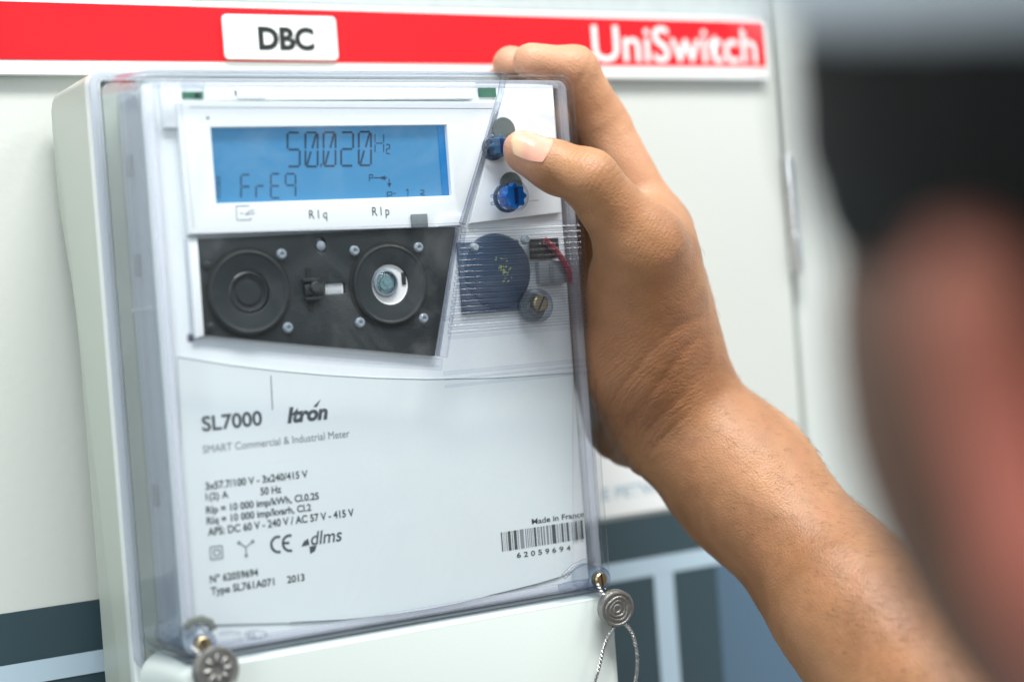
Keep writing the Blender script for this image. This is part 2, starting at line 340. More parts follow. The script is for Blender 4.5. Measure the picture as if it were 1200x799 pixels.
box('slot_lug', (P(229, 107, .0105)[0], P(233, 107, .0105)[0]), (0.0102, 0.0111), (P(220, 115, .0112)[1], P(220, 110, .0112)[1]), M['black'], fp)
plate('latch_window', rrect(P(277, 110, .0088)[0], P(311, 110, .0088)[0], P(290, 116, .0088)[1], P(290, 105, .0088)[1], 0.0006), 0.0084, 0.0089, M['frame'], tb, bevel=0.00018)
box('latch_shadow_gap', (P(275.5, 110, .0088)[0], P(277.2, 110, .0088)[0]), (0.0088, 0.0092), (P(290, 112, .0088)[1], P(290, 106, .0088)[1]), M['hole'], tb)
# display frame with the window for the LCD
FY = 0.0080
LX0, LX1 = P(247, 149.5, FY)[0], P(523.5, 146.5, FY)[0]; LZ0, LZ1 = P(390, 234.0, FY)[1], P(390, 148.0, FY)[1]
frm = plate('display_frame', pl([(207, 118.5), (583, 119.5), (541, 265.5), (222, 274.5)], FY), FY, 0.0116, M['frame'], met, holes=[[(LX0, LZ0), (LX0, LZ1), (LX1, LZ1), (LX1, LZ0)]], bevel=0.0004)
strokes('frame_groove', segs([(222, 126), (577, 127.5)], FY - .0001), 0.00022, FY - 0.00006, M['ink2'], frm)
strokes('frame_groove', segs([(212, 122), (227, 268)], FY - .0001), 0.00018, FY - 0.00006, M['ink2'], frm)
lathe('led', *P(243.5, 138.5, FY), [(0, FY - .0002), (.0006, FY - .0001), (.0007, FY + .0004)], M['grey'], frm, 12)
DY = 0.0108
lcd = box('display', (LX0 - .001, LX1 + .001), (DY, DY + 0.0007), (LZ0 - .001, LZ1 + .001), M['lcd'], met)
box('display_edge', (LX1 - .0028, LX1 + .0008), (DY - .0006, DY - .0001), (LZ0 - .0006, LZ1 + .0006), M['lcdedge'], lcd)
# LCD characters: coordinates measured in the 3.63x enlargement of the display
def L(x, y): return P(230 + x / 3.63, 120 + y / 3.63, DY)
def Ls(lst, w=None): return [(*L(a, b), *L(c, d)) for a, b, c, d in lst]
def ch(c, x0, x1, y0, y1):
    ym = (y0 + y1) / 2; g = 4
    S = {'a': (x0 + g, y0, x1 - g, y0), 'b': (x1, y0 + g, x1, ym - g), 'c': (x1, ym + g, x1, y1 - g), 'd': (x0 + g, y1, x1 - g, y1), 'e': (x0, ym + g, x0, y1 - g), 'f': (x0, y0 + g, x0, ym - g), 'g': (x0 + g, ym, x1 - g, ym),
         's': (x1 - g * 1.5, y0 + g * 1.5, (x0 + x1) / 2 + 3, ym - g * 1.5), 't': ((x0 + x1) / 2 - 3, ym + g * 2, x0 + g * 1.8, y1 - g * 1.5)}
    D = {'5': 'afgcd', '0': 'abcdefst', '2': 'abged', 'F': 'afeg', 'r': 'eg', 'E': 'afged', 'q': 'abfgc', 'H': 'fbegc'}
    return [S[k] for k in D[c]]
big = ch('5', 388, 440, 129, 273) + ch('0', 464, 516, 129, 273) + ch('0', 541, 592, 128, 271) + ch('2', 616, 667, 128, 270) + ch('0', 691, 743, 126, 268)
strokes('segment_digits', Ls(big), 0.00078, DY - .00012, M['lcdseg'], lcd)
strokes('segment_point', Ls([(527, 268, 533, 268)]), 0.0012, DY - .00012, M['lcdseg'], lcd)
strokes('segment_unit', Ls(ch('H', 760, 797, 132, 216) + [(808, 180, 822, 180), (822, 180, 822, 197), (822, 197, 809, 199), (809, 199, 809, 218), (809, 219, 823, 218)]), 0.00042, DY - .00012, M['lcdseg'], lcd)
strokes('segment_letters', Ls(ch('F', 190, 230, 308, 409) + ch('r', 254, 290, 303, 408) + ch('E', 317, 356, 304, 407) + ch('q', 380, 422, 304, 402)), 0.00058, DY - .00012, M['lcdseg'], lcd)
strokes('segment_symbols', Ls([(736, 308, 736, 336), (736, 308, 750, 308), (750, 308, 750, 322), (750, 322, 736, 322), (754, 321, 778, 321), (800, 321, 812, 321), (820, 326, 820, 345), (812, 382, 812, 404), (812, 382, 832, 382), (832, 382, 832, 396), (832, 396, 812, 396), (838, 388, 848, 388), (893, 375, 900, 369), (900, 369, 900, 399), (952, 374, 968, 374), (968, 374, 968, 384), (968, 384, 952, 390), (952, 390, 972, 396), (88, 318, 100, 318), (88, 345, 100, 345), (88, 318, 88, 412), (100, 318, 100, 412)]), 0.00034, DY - .00014, M['lcdseg'], lcd)
def tri(name, pts, y, m, parent):
    bm = bmesh.new(); bm.faces.new([bm.verts.new((a, y, b)) for a, b in pts]); me = bpy.data.meshes.new(name); bm.to_mesh(me); bm.free(); return link(name, me, m, parent)
tag(bpy.data.objects['segment_symbols'], None, None, kind='stuff')
tri('segment_arrow', [L(776, 321), L(804, 312), L(804, 331)], DY - .00014, M['lcdseg'], lcd)
tri('segment_arrow', [L(821, 362), L(812, 344), L(830, 343)], DY - .00014, M['lcdseg'], lcd)
# printing under the LCD
def T(x0, x1, y0, y1, Y): # box fit from pixel corners, upright
    return P(x0, (y0 + y1) / 2, Y)[0], P(x1, (y0 + y1) / 2, Y)[0], P((x0 + x1) / 2, y1, Y)[1], P((x0 + x1) / 2, y0, Y)[1]
text('lettering', 'R I q', *T(362, 383, 246, 256, FY), FY - .00012, M['ink'], frm)
text('lettering', 'R I p', *T(436, 456, 242.5, 252.5, FY), FY - .00012, M['ink'], frm)
strokes('printed_symbol', segs([(292, 241), (276.5, 241.5), (277.5, 258), (294, 257.5), (293.5, 255)], FY) + segs([(281, 250), (285, 250)], FY) + segs([(288, 251), (293, 247), (298, 246.5)], FY) + segs([(287, 251.5), (299, 250)], FY), 0.0003, FY - .00012, M['ink2'], frm)
box('frame_tab', (P(481, 258, FY)[0], P(500, 258, FY)[0]), (0.0069, 0.0079), (P(490, 267, FY)[1], P(490, 251, FY)[1]), M['grey'], frm, bevel=0.0003)
plate('frame_latch', pl([(517, 252), (544, 251), (541, 264), (512, 266)], FY - .001), FY - .0012, FY - .0001, M['frame'], frm, bevel=0.0002)

# ---- charcoal panel with the two optical ports
SYY = 0.0095
sens = plate('port_panel', pl([(232, 280), (534, 265.5), (509.5, 417), (450, 411.5), (380, 405.5), (300, 398.5), (240, 392.5)], SYY), SYY, 0.0116, M['dark'], met, holes=[circ(*P(376.3, 288, SYY), 0.0022, rz=0.0031)[::-1], rrect(P(379, 338, SYY)[0], P(405, 338, SYY)[0], P(390, 345.5, SYY)[1], P(390, 331.5, SYY)[1], 0.0009)[::-1]], bevel=0.0002)
box('slot_slider', (P(381, 338, .0105)[0], P(402, 338, .0105)[0]), (0.0103, 0.0112), (P(390, 345, .0105)[1], P(390, 332.5, .0105)[1]), M['white'], sens, bevel=0.0003)
for k in range(9):
    xx = P(383 + k * 2.0, 338, .0102)[0]; box('slider_ridge', (xx, xx + .00022), (0.01015, 0.0103), (P(390, 344, .0105)[1], P(390, 333.5, .0105)[1]), M['pin'], sens)
lathe('window_lens', *P(376.5, 288, .0103), [(0, .0098), (.0012, .0099), (.0019, .0103), (.0021, .0112)], M['pin'], sens, 24)
def port(cx, cz, opening):
    y = SYY
    groove = lathe('port_groove', cx, cz, [(.0167, y - .00005), (.0166, y - .0003), (.0138, y - .0003), (.0136, y + .0004)], M['hole'], sens, 64)
    ring = lathe('port_ring', cx, cz, [(.0153, y - .0004), (.0154, y - .0010), (.0151, y - .0015), (.0145, y - .0017), (.0137, y - .0014), (.0134, y - .0013), (.0082, y - .0014), (.0078, y - .0012), (.0076, y - .0004), (.0076, y + .0012), (.0074, y + .0014)], M['black'], sens, 64)
    return ring
c1 = P(291, 342.5, SYY); c2 = P(456, 333.5, SYY)
r1 = port(*c1, 0); r2 = port(*c2, 1)
lathe('port_cap', c1[0], c1[1], [(0, SYY - .0007), (.0046, SYY - .0007), (.0050, SYY - .0002), (.0062, SYY - .0002), (.0072, SYY - .0006), (.0075, SYY - .0003)], M['dark'], r1, 48)
lathe('port_cap_lip', c1[0] - .0004, c1[1], [(.0066, SYY - .0011), (.0070, SYY - .0016), (.0075, SYY - .0012)], M['black'], r1, 48)
lathe('port_well', c2[0], c2[1], [(.0076, SYY - .0006), (.0072, SYY - .0003), (0, SYY - .0002)], M['white'], r2, 48)
lathe('port_lens', c2[0] - .0018, c2[1] + .0006, [(0, SYY - .0030), (.0020, SYY - .0028), (.0038, SYY - .0020), (.0050, SYY - .0011), (.0054, SYY - .0003)], M['clearp'], r2, 40)
lathe('port_lamp', c2[0] - .0018, c2[1] + .0006, [(0, SYY - .0017), (.0010, SYY - .0017), (.0011, SYY - .0013), (.0026, SYY - .0013), (.0028, SYY - .0008), (.0044, SYY - .0004)], mat('lamp_glass', (0.34, 0.50, 0.50), 0.15, metal=0.85, var=0.6, vscale=500, bump=.8, bscale=900), r2, 32)
lathe('lens_rim', c2[0] - .0018, c2[1] + .0006, [(.0041, SYY - .0008), (.0044, SYY - .0017), (.0049, SYY - .0016), (.0052, SYY - .0006)], M['pin'], r2, 40)
box('well_notch', (c2[0] + .0052, c2[0] + .0069), (SYY - .0008, SYY - .0004), (c2[1] - .0004, c2[1] + .0042), M['hole'], r2, bevel=0.0003)
for px_, py_ in ((329.5, 298), (337, 384), (415, 294), (490, 290), (421.5, 378), (496, 373)):
    x_, z_ = P(px_, py_, SYY)
    p_ = lathe('pin', x_, z_, [(.0020, SYY), (.0019, SYY - .0008), (.0014, SYY - .0013), (.0008, SYY - .0013), (.0005, SYY - .0008), (0, SYY - .0007)], M['pin'], sens, 20)
for px_, py_ in ((242, 311), (246, 383)):
    x_, z_ = P(px_, py_, SYY); lathe('dark_pin', x_, z_, [(.0017, SYY), (.0015, SYY - .0009), (.0008, SYY - .0012), (0, SYY - .0012)], M['black'], sens, 20)
# slider cross in the middle
cx_, cz_ = P(362.5, 339, SYY)
box('catch_slot', (cx_ - .0009, cx_ + .0012), (SYY - .0003, SYY - .0001), (cz_ - .0079, cz_ + .0079), M['hole'], sens)
box('catch_arm', (cx_ - .0030, cx_ + .0038), (SYY - .0016, SYY - .0004), (cz_ + .0026, cz_ + .0040), M['black'], sens, bevel=0.0003)
box('catch_arm', (cx_ - .0024, cx_ + .0042), (SYY - .0016, SYY - .0004), (cz_ - .0042, cz_ - .0030), M['black'], sens, bevel=0.0003)
box('catch_arm', (cx_ - .0022, cx_ + .0056), (SYY - .0012, SYY - .0004), (cz_ - .0022, cz_ + .0018), M['dark'], sens, bevel=0.0003)
lathe('catch_knob', cx_ + .0018, cz_ + .0006, [(.0021, SYY - .0005), (.0021, SYY - .0024), (.0018, SYY - .0027), (0, SYY - .0027)], M['dark'], sens, 24)
plate('panel_border', pl([(219, 279.5), (231.5, 279), (239.5, 393), (228, 397)], .0096), .0096, .0116, M['frame'], met, bevel=0.0004)

# ---- lower printed label sheet
SY = 0.0112
top_edge = [(208, 418), (230, 421.5), (270, 428), (320, 434), (380, 439.5), (440, 443), (500, 444.5), (580, 443), (671, 437)]
bot_edge = [(671, 668), (655, 676), (630, 683.5), (600, 691), (575, 697), (540, 706), (500, 714), (460, 720), (400, 726), (340, 729), (255, 731), (222, 731)]
sheet = plate('label_sheet', [P(a, b, SY) for a, b in top_edge] + [P(a, b, SY) for a, b in bot_edge], SY, SY + .0005, M['sheet'], fp)
strokes('sheet_edge', segs(bot_edge[1:-2], SY), 0.00025, SY - .0001, M['ink'], sheet)
strokes('sheet_edge', segs(top_edge, SY), 0.0003, SY - .0001, M['ink2'], sheet)
ty = SY - .00012
def W_(s, x0, t0, b0, x1, t1, b1, m='ink', bold=0.022, shear=0.0):
    # measured line: at its left end x0 capitals reach from t0 (top) to b0 (baseline); the same at its right end
    zb = (P(x0, b0, SY)[1] + P(x1, b1, SY)[1]) / 2; zt = (P(x0, t0, SY)[1] + P(x1, t1, SY)[1]) / 2
    text('lettering', s, P(x0, (t0 + b0) / 2, SY)[0], P(x1, (t1 + b1) / 2, SY)[0], zb, zt, ty, M[m], sheet, bold=bold, shear=shear)
W_('SL7000', 236.4, 487, 504, 307, 482.5, 498.5, bold=0.022)
strokes('printed_rule', segs([(317.3, 440), (319.3, 480)], SY), 0.0003, ty, M['ink'], sheet)
W_('Itron', 336, 478, 495, 384, 474, 490, bold=0.045, shear=0.22)
tri('printed_mark', [P(367, 476, SY), P(376, 467.5, SY), P(371, 477, SY)], ty, M['ink'], sheet)
W_('SMART Commercial & Industrial Meter', 237.5, 519.5, 529, 409.5, 505.5, 513.5, m='ink2', bold=0.0)
W_('3x57.7/100 V - 3x240/415 V', 240.5, 564.5, 572.5, 360.5, 551.5, 560)
W_('1(2) A', 241, 577.5, 585.5, 267.5, 575.5, 583)
W_('50 Hz', 305, 571, 579.5, 329.5, 569, 577)
W_('RIp = 10 000 imp/kWh, Cl.0.2S', 241.3, 593, 601, 373.5, 577, 585)
W_('RIq = 10 000 imp/kvarh, Cl.2', 242, 605, 613, 364.5, 591, 599)
W_('APS: DC 60 V - 240 V / AC 57 V - 415 V', 243.2, 618, 627, 414.5, 596.5, 604.5)
W_('N° 62059694', 245.8, 673.5, 682, 302.5, 666.5, 674.5)
W_('Type SL761A071', 246.6, 687, 695.5, 321.5, 678, 686.3)
W_('2013', 336.3, 674.5, 682.5, 356.8, 672, 680)
sq = [(246, 641), (260, 639), (261, 653.5), (247, 655.5)]; sq2 = [(250, 644.5), (257, 643.5), (257.8, 650), (251, 651)]
strokes('printed_symbol', segs(sq, SY, True) + segs(sq2, SY, True), 0.0005, ty, M['ink2'], sheet)
strokes('printed_symbol', segs([(280, 635.5), (288, 641), (296, 634)], SY) + segs([(288, 641), (288.5, 650)], SY), 0.0005, ty, M['ink2'], sheet)
for a_ in ((280, 635.5), (296, 634), (288.5, 650.5)): tri('printed_dot', circ(*P(*a_, SY), 0.0007, 10)[::-1], ty - .00002, M['ink2'], sheet)
def arc(cx, cy, r, a0, a1, ry=None, n=14): return [(cx + r * math.cos(math.radians(a0 + (a1 - a0) * k / n)), cy - (ry or r) * math.sin(math.radians(a0 + (a1 - a0) * k / n))) for k in range(n + 1)]
strokes('ce_mark', segs(arc(326, 637.5, 8.2, 75, 290, 9), SY) + segs(arc(339.5, 636, 8.2, 75, 290, 9), SY) + segs([(332.5, 636.2), (339, 635.6)], SY), 0.00095, ty, M['ink'], sheet)
W_('dlms', 364, 623, 638.5, 400.5, 618, 633, bold=0.008, shear=0.2)
tri('printed_mark', [P(353, 640, SY), P(356, 634, SY), P(361, 630.5, SY), P(362.5, 638, SY)], ty, M['ink'], sheet)
tri('printed_mark', [P(362.5, 640, SY), P(371, 638.5, SY), P(369, 645, SY), P(363.5, 648.5, SY)], ty - .00001, M['ink'], sheet)
W_('Made in France', 623, 606.5, 613, 684.3, 600, 606, bold=0.015)
random.seed(12); bx = []; x = 0.0
widths = [(1.2, 0), (.7, 2), (.5, 1), (1.4, 2), (3.2, 0), (1.6, 2), (3.4, 0), (1.2, 1), (5.5, 3), (1.6, 1), (.8, 0), (1.2, 1), (.8, 0), (1.0, 1), (2.6, 0), (3.6, 2), (1.4, 0), (2.6, 1), (3.4, 3), (1.6, 1), (4.6, 0), (2.4, 2), (1.2, 1), (2.6, 0), (1.6, 1), (3.0, 0), (.8, 2), (1.6, 1), (1.2, 1), (2.6, 0), (1.8, 2), (3.2, 0)]
bx0, bx1 = P(587.5, 634, SY)[0], P(684.5, 621, SY)[0]; bz0, bz1 = (P(587, 645.4, SY)[1] + P(684, 631.8, SY)[1]) / 2, (P(587, 622.7, SY)[1] + P(684, 609.7, SY)[1]) / 2
tot = sum(w + 1.0 for w, _ in widths); x = bx0; sc_ = (bx1 - bx0) / tot
bk, gr = [], []
for w_, g_ in widths:
    ww = w_ * sc_
    if g_ == 0: bk.append((x + ww / 2, bz0, x + ww / 2, bz1, ww))
    elif g_ in (1, 3): gr.append((x + ww / 2, bz0, x + ww / 2, bz1, ww * .8))
    else:
        for q in (0.15, 0.6): bk.append((x + ww * (q + .12), bz0, x + ww * (q + .12), bz1, ww * .22))
    x += ww + 1.0 * sc_
o_ = strokes('barcode', bk, 1, ty, M['ink'], sheet); strokes('barcode_grey', gr, 1, ty, M['ink2'], sheet)
for k, c_ in enumerate('62059694'):
    xs = 605.5 + k * 8.3; yy = 653.3 - k * 1.18
    W_(c_, xs, yy - 5.8, yy, xs + 4.8, yy - 6.4, yy - .7, bold=0.02)

# ---- buttons, battery and wiring on the right
def button(px_, py_, knob_px, knob_py, pressed):
    x_, z_ = P(px_, py_, .0097)
    lathe('button_hole', x_, z_, [(0, .0093), (.0049, .0093), (.0052, .0096), (.0053, .0099)], mat('hole_green', (0.10, 0.13, 0.125), 0.5), fp, 32)
    return x_, z_
button(590.5, 153, 0, 0, 1)
button(599, 217, 0, 0, 0)
def knob(px_, py_, y0, r, m):
    x_, z_ = P(px_, py_, y0)
    pts = []
    for k in range(72):
        a_ = 2 * math.pi * k / 72; rr = r * (0.90 + 0.10 * math.cos(8 * a_)); pts.append((x_ + rr * math.cos(a_), z_ + rr * math.sin(a_)))
    kb = plate('button', pts, y0, y0 + .0065, m, met, bevel=0.0004)
    box('button_slot', (x_ - .0006, x_ + .0008), (y0 - .0003, y0 + .0001), (z_ - r * .62, z_ + r * .62), mat('slot_blue', (0.0, 0.02, 0.12), 0.4), kb)
    lathe('button_collar', x_ - .0016, z_ - .0004, [(r * 1.10, y0 + .0052), (r * 1.12, y0 + .0040), (r * 1.0, y0 + .0036), (r * .9, y0 + .0036)], M['navy'], kb, 32)
    return x_, z_
kx, kz = knob(604.5, 229.5, 0.0000, 0.0052, M['blue'])
kx2, kz2 = knob(588, 171, 0.0035, 0.0044, mat('dull_blue_plastic', (0.03, 0.10, 0.19), 0.4))
RYB = 0.0095
bat = lathe('battery_disc', *P(584, 318, RYB), [(0, RYB), (.0135, RYB), (.0150, RYB + .0006), (.0152, RYB + .0020)], M['navy'], met, 48)
box('battery_carrier', (P(539, 315, RYB)[0], P(612, 315, RYB)[0]), (RYB + .0006, RYB + .0020), (P(575, 366, RYB)[1], P(575, 282, RYB)[1]), mat('slate_plastic', (0.06, 0.10, 0.16), 0.45), met, bevel=0.001)
bx_, bz_ = P(589, 316, RYB); dots = []
random.seed(9)
for k in range(46):
    a_, b_ = random.gauss(0, .0018), random.gauss(0, .0028); 
    if abs(a_) < .0034 and abs(b_) < .0052: dots.append((bx_ + a_ - b_ * .2, bz_ + b_, bx_ + a_ - b_ * .2 + random.choice((.0005, .0010, .0002)), bz_ + b_ + random.choice((0, .0006, -.0004)), .00034))
strokes('battery_print', dots, 1, RYB - .0002, mat('yellow_print', (0.42, 0.50, 0.16), 0.5), bat)
conn = box('connector', (P(630, 316, RYB)[0], P(662, 316, RYB)[0]), (RYB - .001, RYB + .0018), (P(645, 333, RYB)[1], P(645, 306, RYB)[1]), mat('connector_grey', (0.25, 0.28, 0.30), 0.4), met, bevel=0.0005)
box('connector_key', (P(642, 316, RYB)[0], P(647, 316, RYB)[0]), (RYB - .0014, RYB - .0009), (P(645, 331, RYB)[1], P(645, 309, RYB)[1]), M['grey'], conn)
box('connector_shroud', (P(622, 290, RYB)[0], P(655, 290, RYB)[0]), (RYB - .0005, RYB + .0018), (P(640, 303, RYB)[1], P(640, 279, RYB)[1]), M['dark'], conn, bevel=0.0005)
rl = []
for k in range(15):
    t = k / 14; px_ = 638 + 31 * math.sin(t * 1.5); py_ = 281 + 50 * t ** 1.1; q = P(px_, py_, RYB - .002); rl.append((q[0], RYB - .002, q[1]))
tube('red_wire', rl, .0013, M['redl'], met)
sx_, sz_ = P(634, 356, 0.004)
lathe('seal_boss', sx_ - .001, sz_ - .0006, [(.0068, .0095), (.0066, .004), (.0052, .0030), (.0048, .0042), (0, .0046)], M['clearp'], met, 32)
lathe('washer', sx_ - .0012, sz_ - .0012, [(.0058, .0092), (.0058, .0084), (.0026, .0084)], M['grey'], met, 32)
def screw(name, x_, z_, y0, r, parent, ang):
    s_ = lathe(name, x_, z_, [(0, y0), (r * .8, y0), (r, y0 + .0005), (r, y0 + .0035)], M['brass'], parent, 28)
    g = box('screw_slot', (x_ - r * .9, x_ + r * .9), (y0 - .0002, y0 + .0001), (z_ - .00035, z_ + .00035), M['hole'], s_)
    g.rotation_euler = (0, ang, 0); return s_
screw('screw', sx_ + .0002, sz_ + .0002, .0040, .0034, met, math.radians(-60))

# ---- clear cover
def cover_rings(off, y_front, y_back, rad):
    rings = []
    prof_ = [(0.0050, y_back), (0.0036, y_back - .010), (0.0022, y_back - .020)]
    for k in range(7):
        a_ = math.radians(90 * k / 6); prof_.append((0.0006 - rad * (1 - math.cos(a_)) + .0004 * (1 - k / 6), y_front + rad * (1 - math.sin(a_))))
    for o_, y_ in prof_:
        rings.append((y_, rrect(0 - o_ + off, .178 + o_ - off, -.2070 - o_ * .6 + off, 0 + o_ - off, max(.0012, .0055 + o_ - off), 6)))
    return rings
bm = bmesh.new(); allr = []
for off, yf, yb, rad in ((0, 0, .0370, .0026), (.0019, .0019, .0370, .0012)):
    rg = [[bm.verts.new((a_, y_, b_)) for a_, b_ in pts] for y_, pts in cover_rings(off, yf, yb, rad)]
    for a_, b_ in zip(rg, rg[1:]):
        n = len(a_)
        for k in range(n): bm.faces.new((a_[k], a_[(k + 1) % n], b_[(k + 1) % n], b_[k]))
    bm.faces.new(rg[-1]); allr.append(rg[0])
n = len(allr[0])
for k in range(n): bm.faces.new((allr[0][k], allr[0][(k + 1) % n], allr[1][(k + 1) % n], allr[1][k]))
cover = finish(bm, 'clear_cover', M['clear'], met, smooth=True)
# flange where the cover meets the housing
ring_plate('cover_flange', -.0068, .1848, -.2145, .0068, .0030, .0368, .0402, .006, M['clearf'], cover, .0006)
# moulded thick edge round the front of the cover
M['cleare'] = clear('clear_edge', tint=(.88, .89, .925), edge=(.62, .65, .74), sharp=2.0, milk=.20)
ring_plate('cover_edge', .0022, .1758, -.2050, -.0022, .0030, .0022, .0048, .004, M['cleare'], cover, .0009)
ring_plate('cover_edge', .0010, .1770, -.2068, -.0010, .0010, .0100, .0330, .004, clear('clear_wall', tint=(.95, .96, .98), edge=(.74, .78, .86), sharp=2.5, milk=.16), cover, .0003)
# slanted clear divider rib and the sliding flap over the ports
def bar(name, pts, w, y0, y1, m, parent, bevel=.0003):
    q = [Vector((p_[0], p_[1])) for p_ in pts]; lft, rgt = [], []
    for i, p_ in enumerate(q):
        t = (q[min(i + 1, len(q) - 1)] - q[max(i - 1, 0)]).normalized(); s = Vector((-t.y, t.x)) * w / 2
        lft.append(tuple(p_ + s)); rgt.append(tuple(p_ - s))
    return plate(name, lft + rgt[::-1], y0, y1, m, parent, bevel=bevel)
fy = -0.0016
bar('flap_edge', pl([(592, 86), (588, 110), (543, 262)], fy), .0022, fy, .0001, M['clearr'], cover)
bar('flap_edge', pl([(585, 120), (541, 262)], fy), .0010, fy - .0006, .0001, M['clearf'], cover)
bar('flap_edge', pl([(541, 266), (519, 418)], fy), .0036, fy - .0008, .0001, M['clearf'], cover)
bar('flap_edge', pl([(536, 268), (513, 417)], fy), .0009, fy - .0010, .0001, M['clearr'], cover)
bar('port_flap_rim', pl([(219.5, 280), (227, 398)], fy), .0012, fy, .0001, M['clearr'], cover)
low = [(226, 399), (270, 404.5), (320, 410.5), (380, 416.5), (440, 421), (519, 425)]
bar('port_flap_rim', pl(low, fy), .0030, fy, .0001, M['clearf'], cover, .0006)
bar('port_flap_rim', pl([(a_, b_ + 7) for a_, b_ in low], fy), .0012, fy * .6, .0001, M['clearf'], cover)
bar('port_flap_rim', pl([(222, 277.5), (360, 270), (541, 262.5)], fy), .0011, fy, .0001, M['clearf'], cover)
box('flap_latch', (P(221, 396, fy)[0], P(227, 396, fy)[0]), (fy - .0006, .0001), (P(224, 401, fy)[1], P(224, 391, fy)[1]), mat('dark_latch', (.05, .055, .09), .4), cover, bevel=.0004)
box('flap_latch', (P(514, 335, fy)[0], P(526, 335, fy)[0]), (fy - .0016, fy - .0008), (P(520, 376, fy)[1], P(520, 371, fy)[1]), M['clearr'], cover, bevel=.0003)
# ribbed window over the battery
bm = bmesh.new()
z_hi = P(600, 268, 0)[1]; z_lo = P(600, 383, 0)[1]; nr = 18
for k in range(nr):
    zc = z_hi + (z_lo - z_hi) * k / (nr - 1); hgt = .00085
    xl = .1215 - (.1215 - .1125) * k / (nr - 1); xr = .1752
    rg = []
    for x_ in (xl, xr):
        rg.append([bm.verts.new((x_, .0001 - .0011 * math.sin(math.radians(a_)), zc + hgt * math.cos(math.radians(a_)))) for a_ in range(0, 181, 30)])
    for j in range(6): bm.faces.new((rg[0][j], rg[0][j + 1], rg[1][j + 1], rg[1][j]))
    bm.faces.new(rg[0]); bm.faces.new(rg[1])
tag(finish(bm, 'cover_ribs', M['clearr'], cover, smooth=True), None, None, kind='stuff')
for z_, w_ in ((z_hi + .0018, .0011), (z_lo - .0022, .0012), (P(600, 430, 0)[1], .0014), (P(600, 445, 0)[1], .0010), (P(600, 437, 0)[1], .0006)):
    bar('cover_ridge', [(.1125 if z_ > -.105 else .1095, z_), (.1752, z_)], w_, -.0009, .0001, M['clearf'], cover)
for px_, py_ in ((556, 290), (616, 281)):
    lathe('cover_peg', *P(px_, py_, -.001), [(0, -.0026), (.0012, -.0024), (.0017, -.0014), (.0018, .0001)], M['pin'], cover, 20)
# lever of the blue button, moulded in the cover
box('button_lever', (P(574, 232, 0)[0], P(592, 232, 0)[0]), (-.002, -.0001), (P(580, 232, 0)[1], P(580, 228, 0)[1]), M['clearp'], cover, bevel=.0005)
box('button_lever', (P(574, 238, 0)[0], P(596, 238, 0)[0]), (-.0022, -.0001), (P(580, 241, 0)[1], P(580, 236.5, 0)[1]), M['clearp'], cover, bevel=.0005)
box('button_lever', (P(618, 235, 0)[0], P(630, 235, 0)[0]), (-.0016, -.0001), (P(624, 236, 0)[1], P(624, 233.5, 0)[1]), M['white'], cover, bevel=.0004)
lathe('button_collar', kx - .001, kz, [(.0062, -.0001), (.0062, -.0012), (.0055, -.0014), (.0054, -.0001)], M['clearp'], cover, 32)
# corner bosses for the sealing screws
def boss(cx_, cz_, side):
    lathe('screw_post', cx_, cz_, [(.0056, .036), (.0052, .002), (.0050, -.0012), (.0042, -.0018), (.0036, -.0012), (.0036, .0), (0, .0002)], M['clearp'], cover, 32)
    s_ = screw('sealing_screw', cx_, cz_, -.0026, .0028, cover, math.radians(85 if side > 0 else 70))
bl = P(239, 755, -.002); br = P(704.5, 679, -.002)
boss(*bl, -1); boss(*br, 1)
# dished corners
def dish(pxs, w, m): bar('corner_moulding', pl(pxs, -.0006), w, -.0012, .0001, m, cover, .0005)
dish([(697, 655), (684, 658), (671, 665), (660, 676)], .0022, M['clearr'])
dish([(655, 689), (668, 685), (690, 682)], .0030, M['clearp'])
dish([(662, 694), (690, 690)], .0014, M['clearf'])
dish([(258, 742), (270, 740), (282, 742)], .0012, M['clearr'])
dish([(250, 752), (268, 752), (284, 749)], .0014, M['clearf'])
ell = arc(300, 743, 12, 0, 350, 4.5, 24); bar('corner_moulding', pl(ell, -.0006), .0007, -.0012, .0001, M['clearr'], cover, .0002)
for a_ in (292, 297): bar('corner_moulding', pl([(a_, 741), (a_ + .6, 749)], -.0006), .0006, -.0012, .0001, M['clearr'], cover, .0002)
dish([(217, 736), (224, 728), (236, 725), (246, 729), (250, 738)], .0030, mat('boss_shade_plastic', (.13, .15, .14), .4))  # dark arc painted in as shade above the left screw boss
# inner right-hand wall rib
bar('cover_wall_rib', [(.1742, -.128), (.1742, -.196), (.1722, -.2015)], .0010, -.0004, .0001, M['clearf'], cover, .0002)

# ---- terminal cover below
tcz = -.2092
bm = bmesh.new()
rings = []
for o_, y_ in ((.0055, .0365), (.0040, .028), (.0022, .012), (.0010, .0035), (.0002, .0014), (-.0014, .0004)):
    rings.append([bm.verts.new((a_, y_, b_)) for a_, b_ in rrect(-.0005 - o_, .1785 + o_, ZB, tcz + min(o_, .003) * .5, .004 + max(0, o_), 5)])
for a_, b_ in zip(rings, rings[1:]):
    n = len(a_)
    for k in range(n): bm.faces.new((a_[k], a_[(k + 1) % n], b_[(k + 1) % n], b_[k]))
bm.faces.new(rings[-1]); bm.faces.new(rings[0])
finish(bm, 'terminal_cover', M['term'], met, smooth=True)
box('cover_gap_seal', (.002, .176), (.006, .036), (tcz + .0006, -.2078), M['grey'], met)

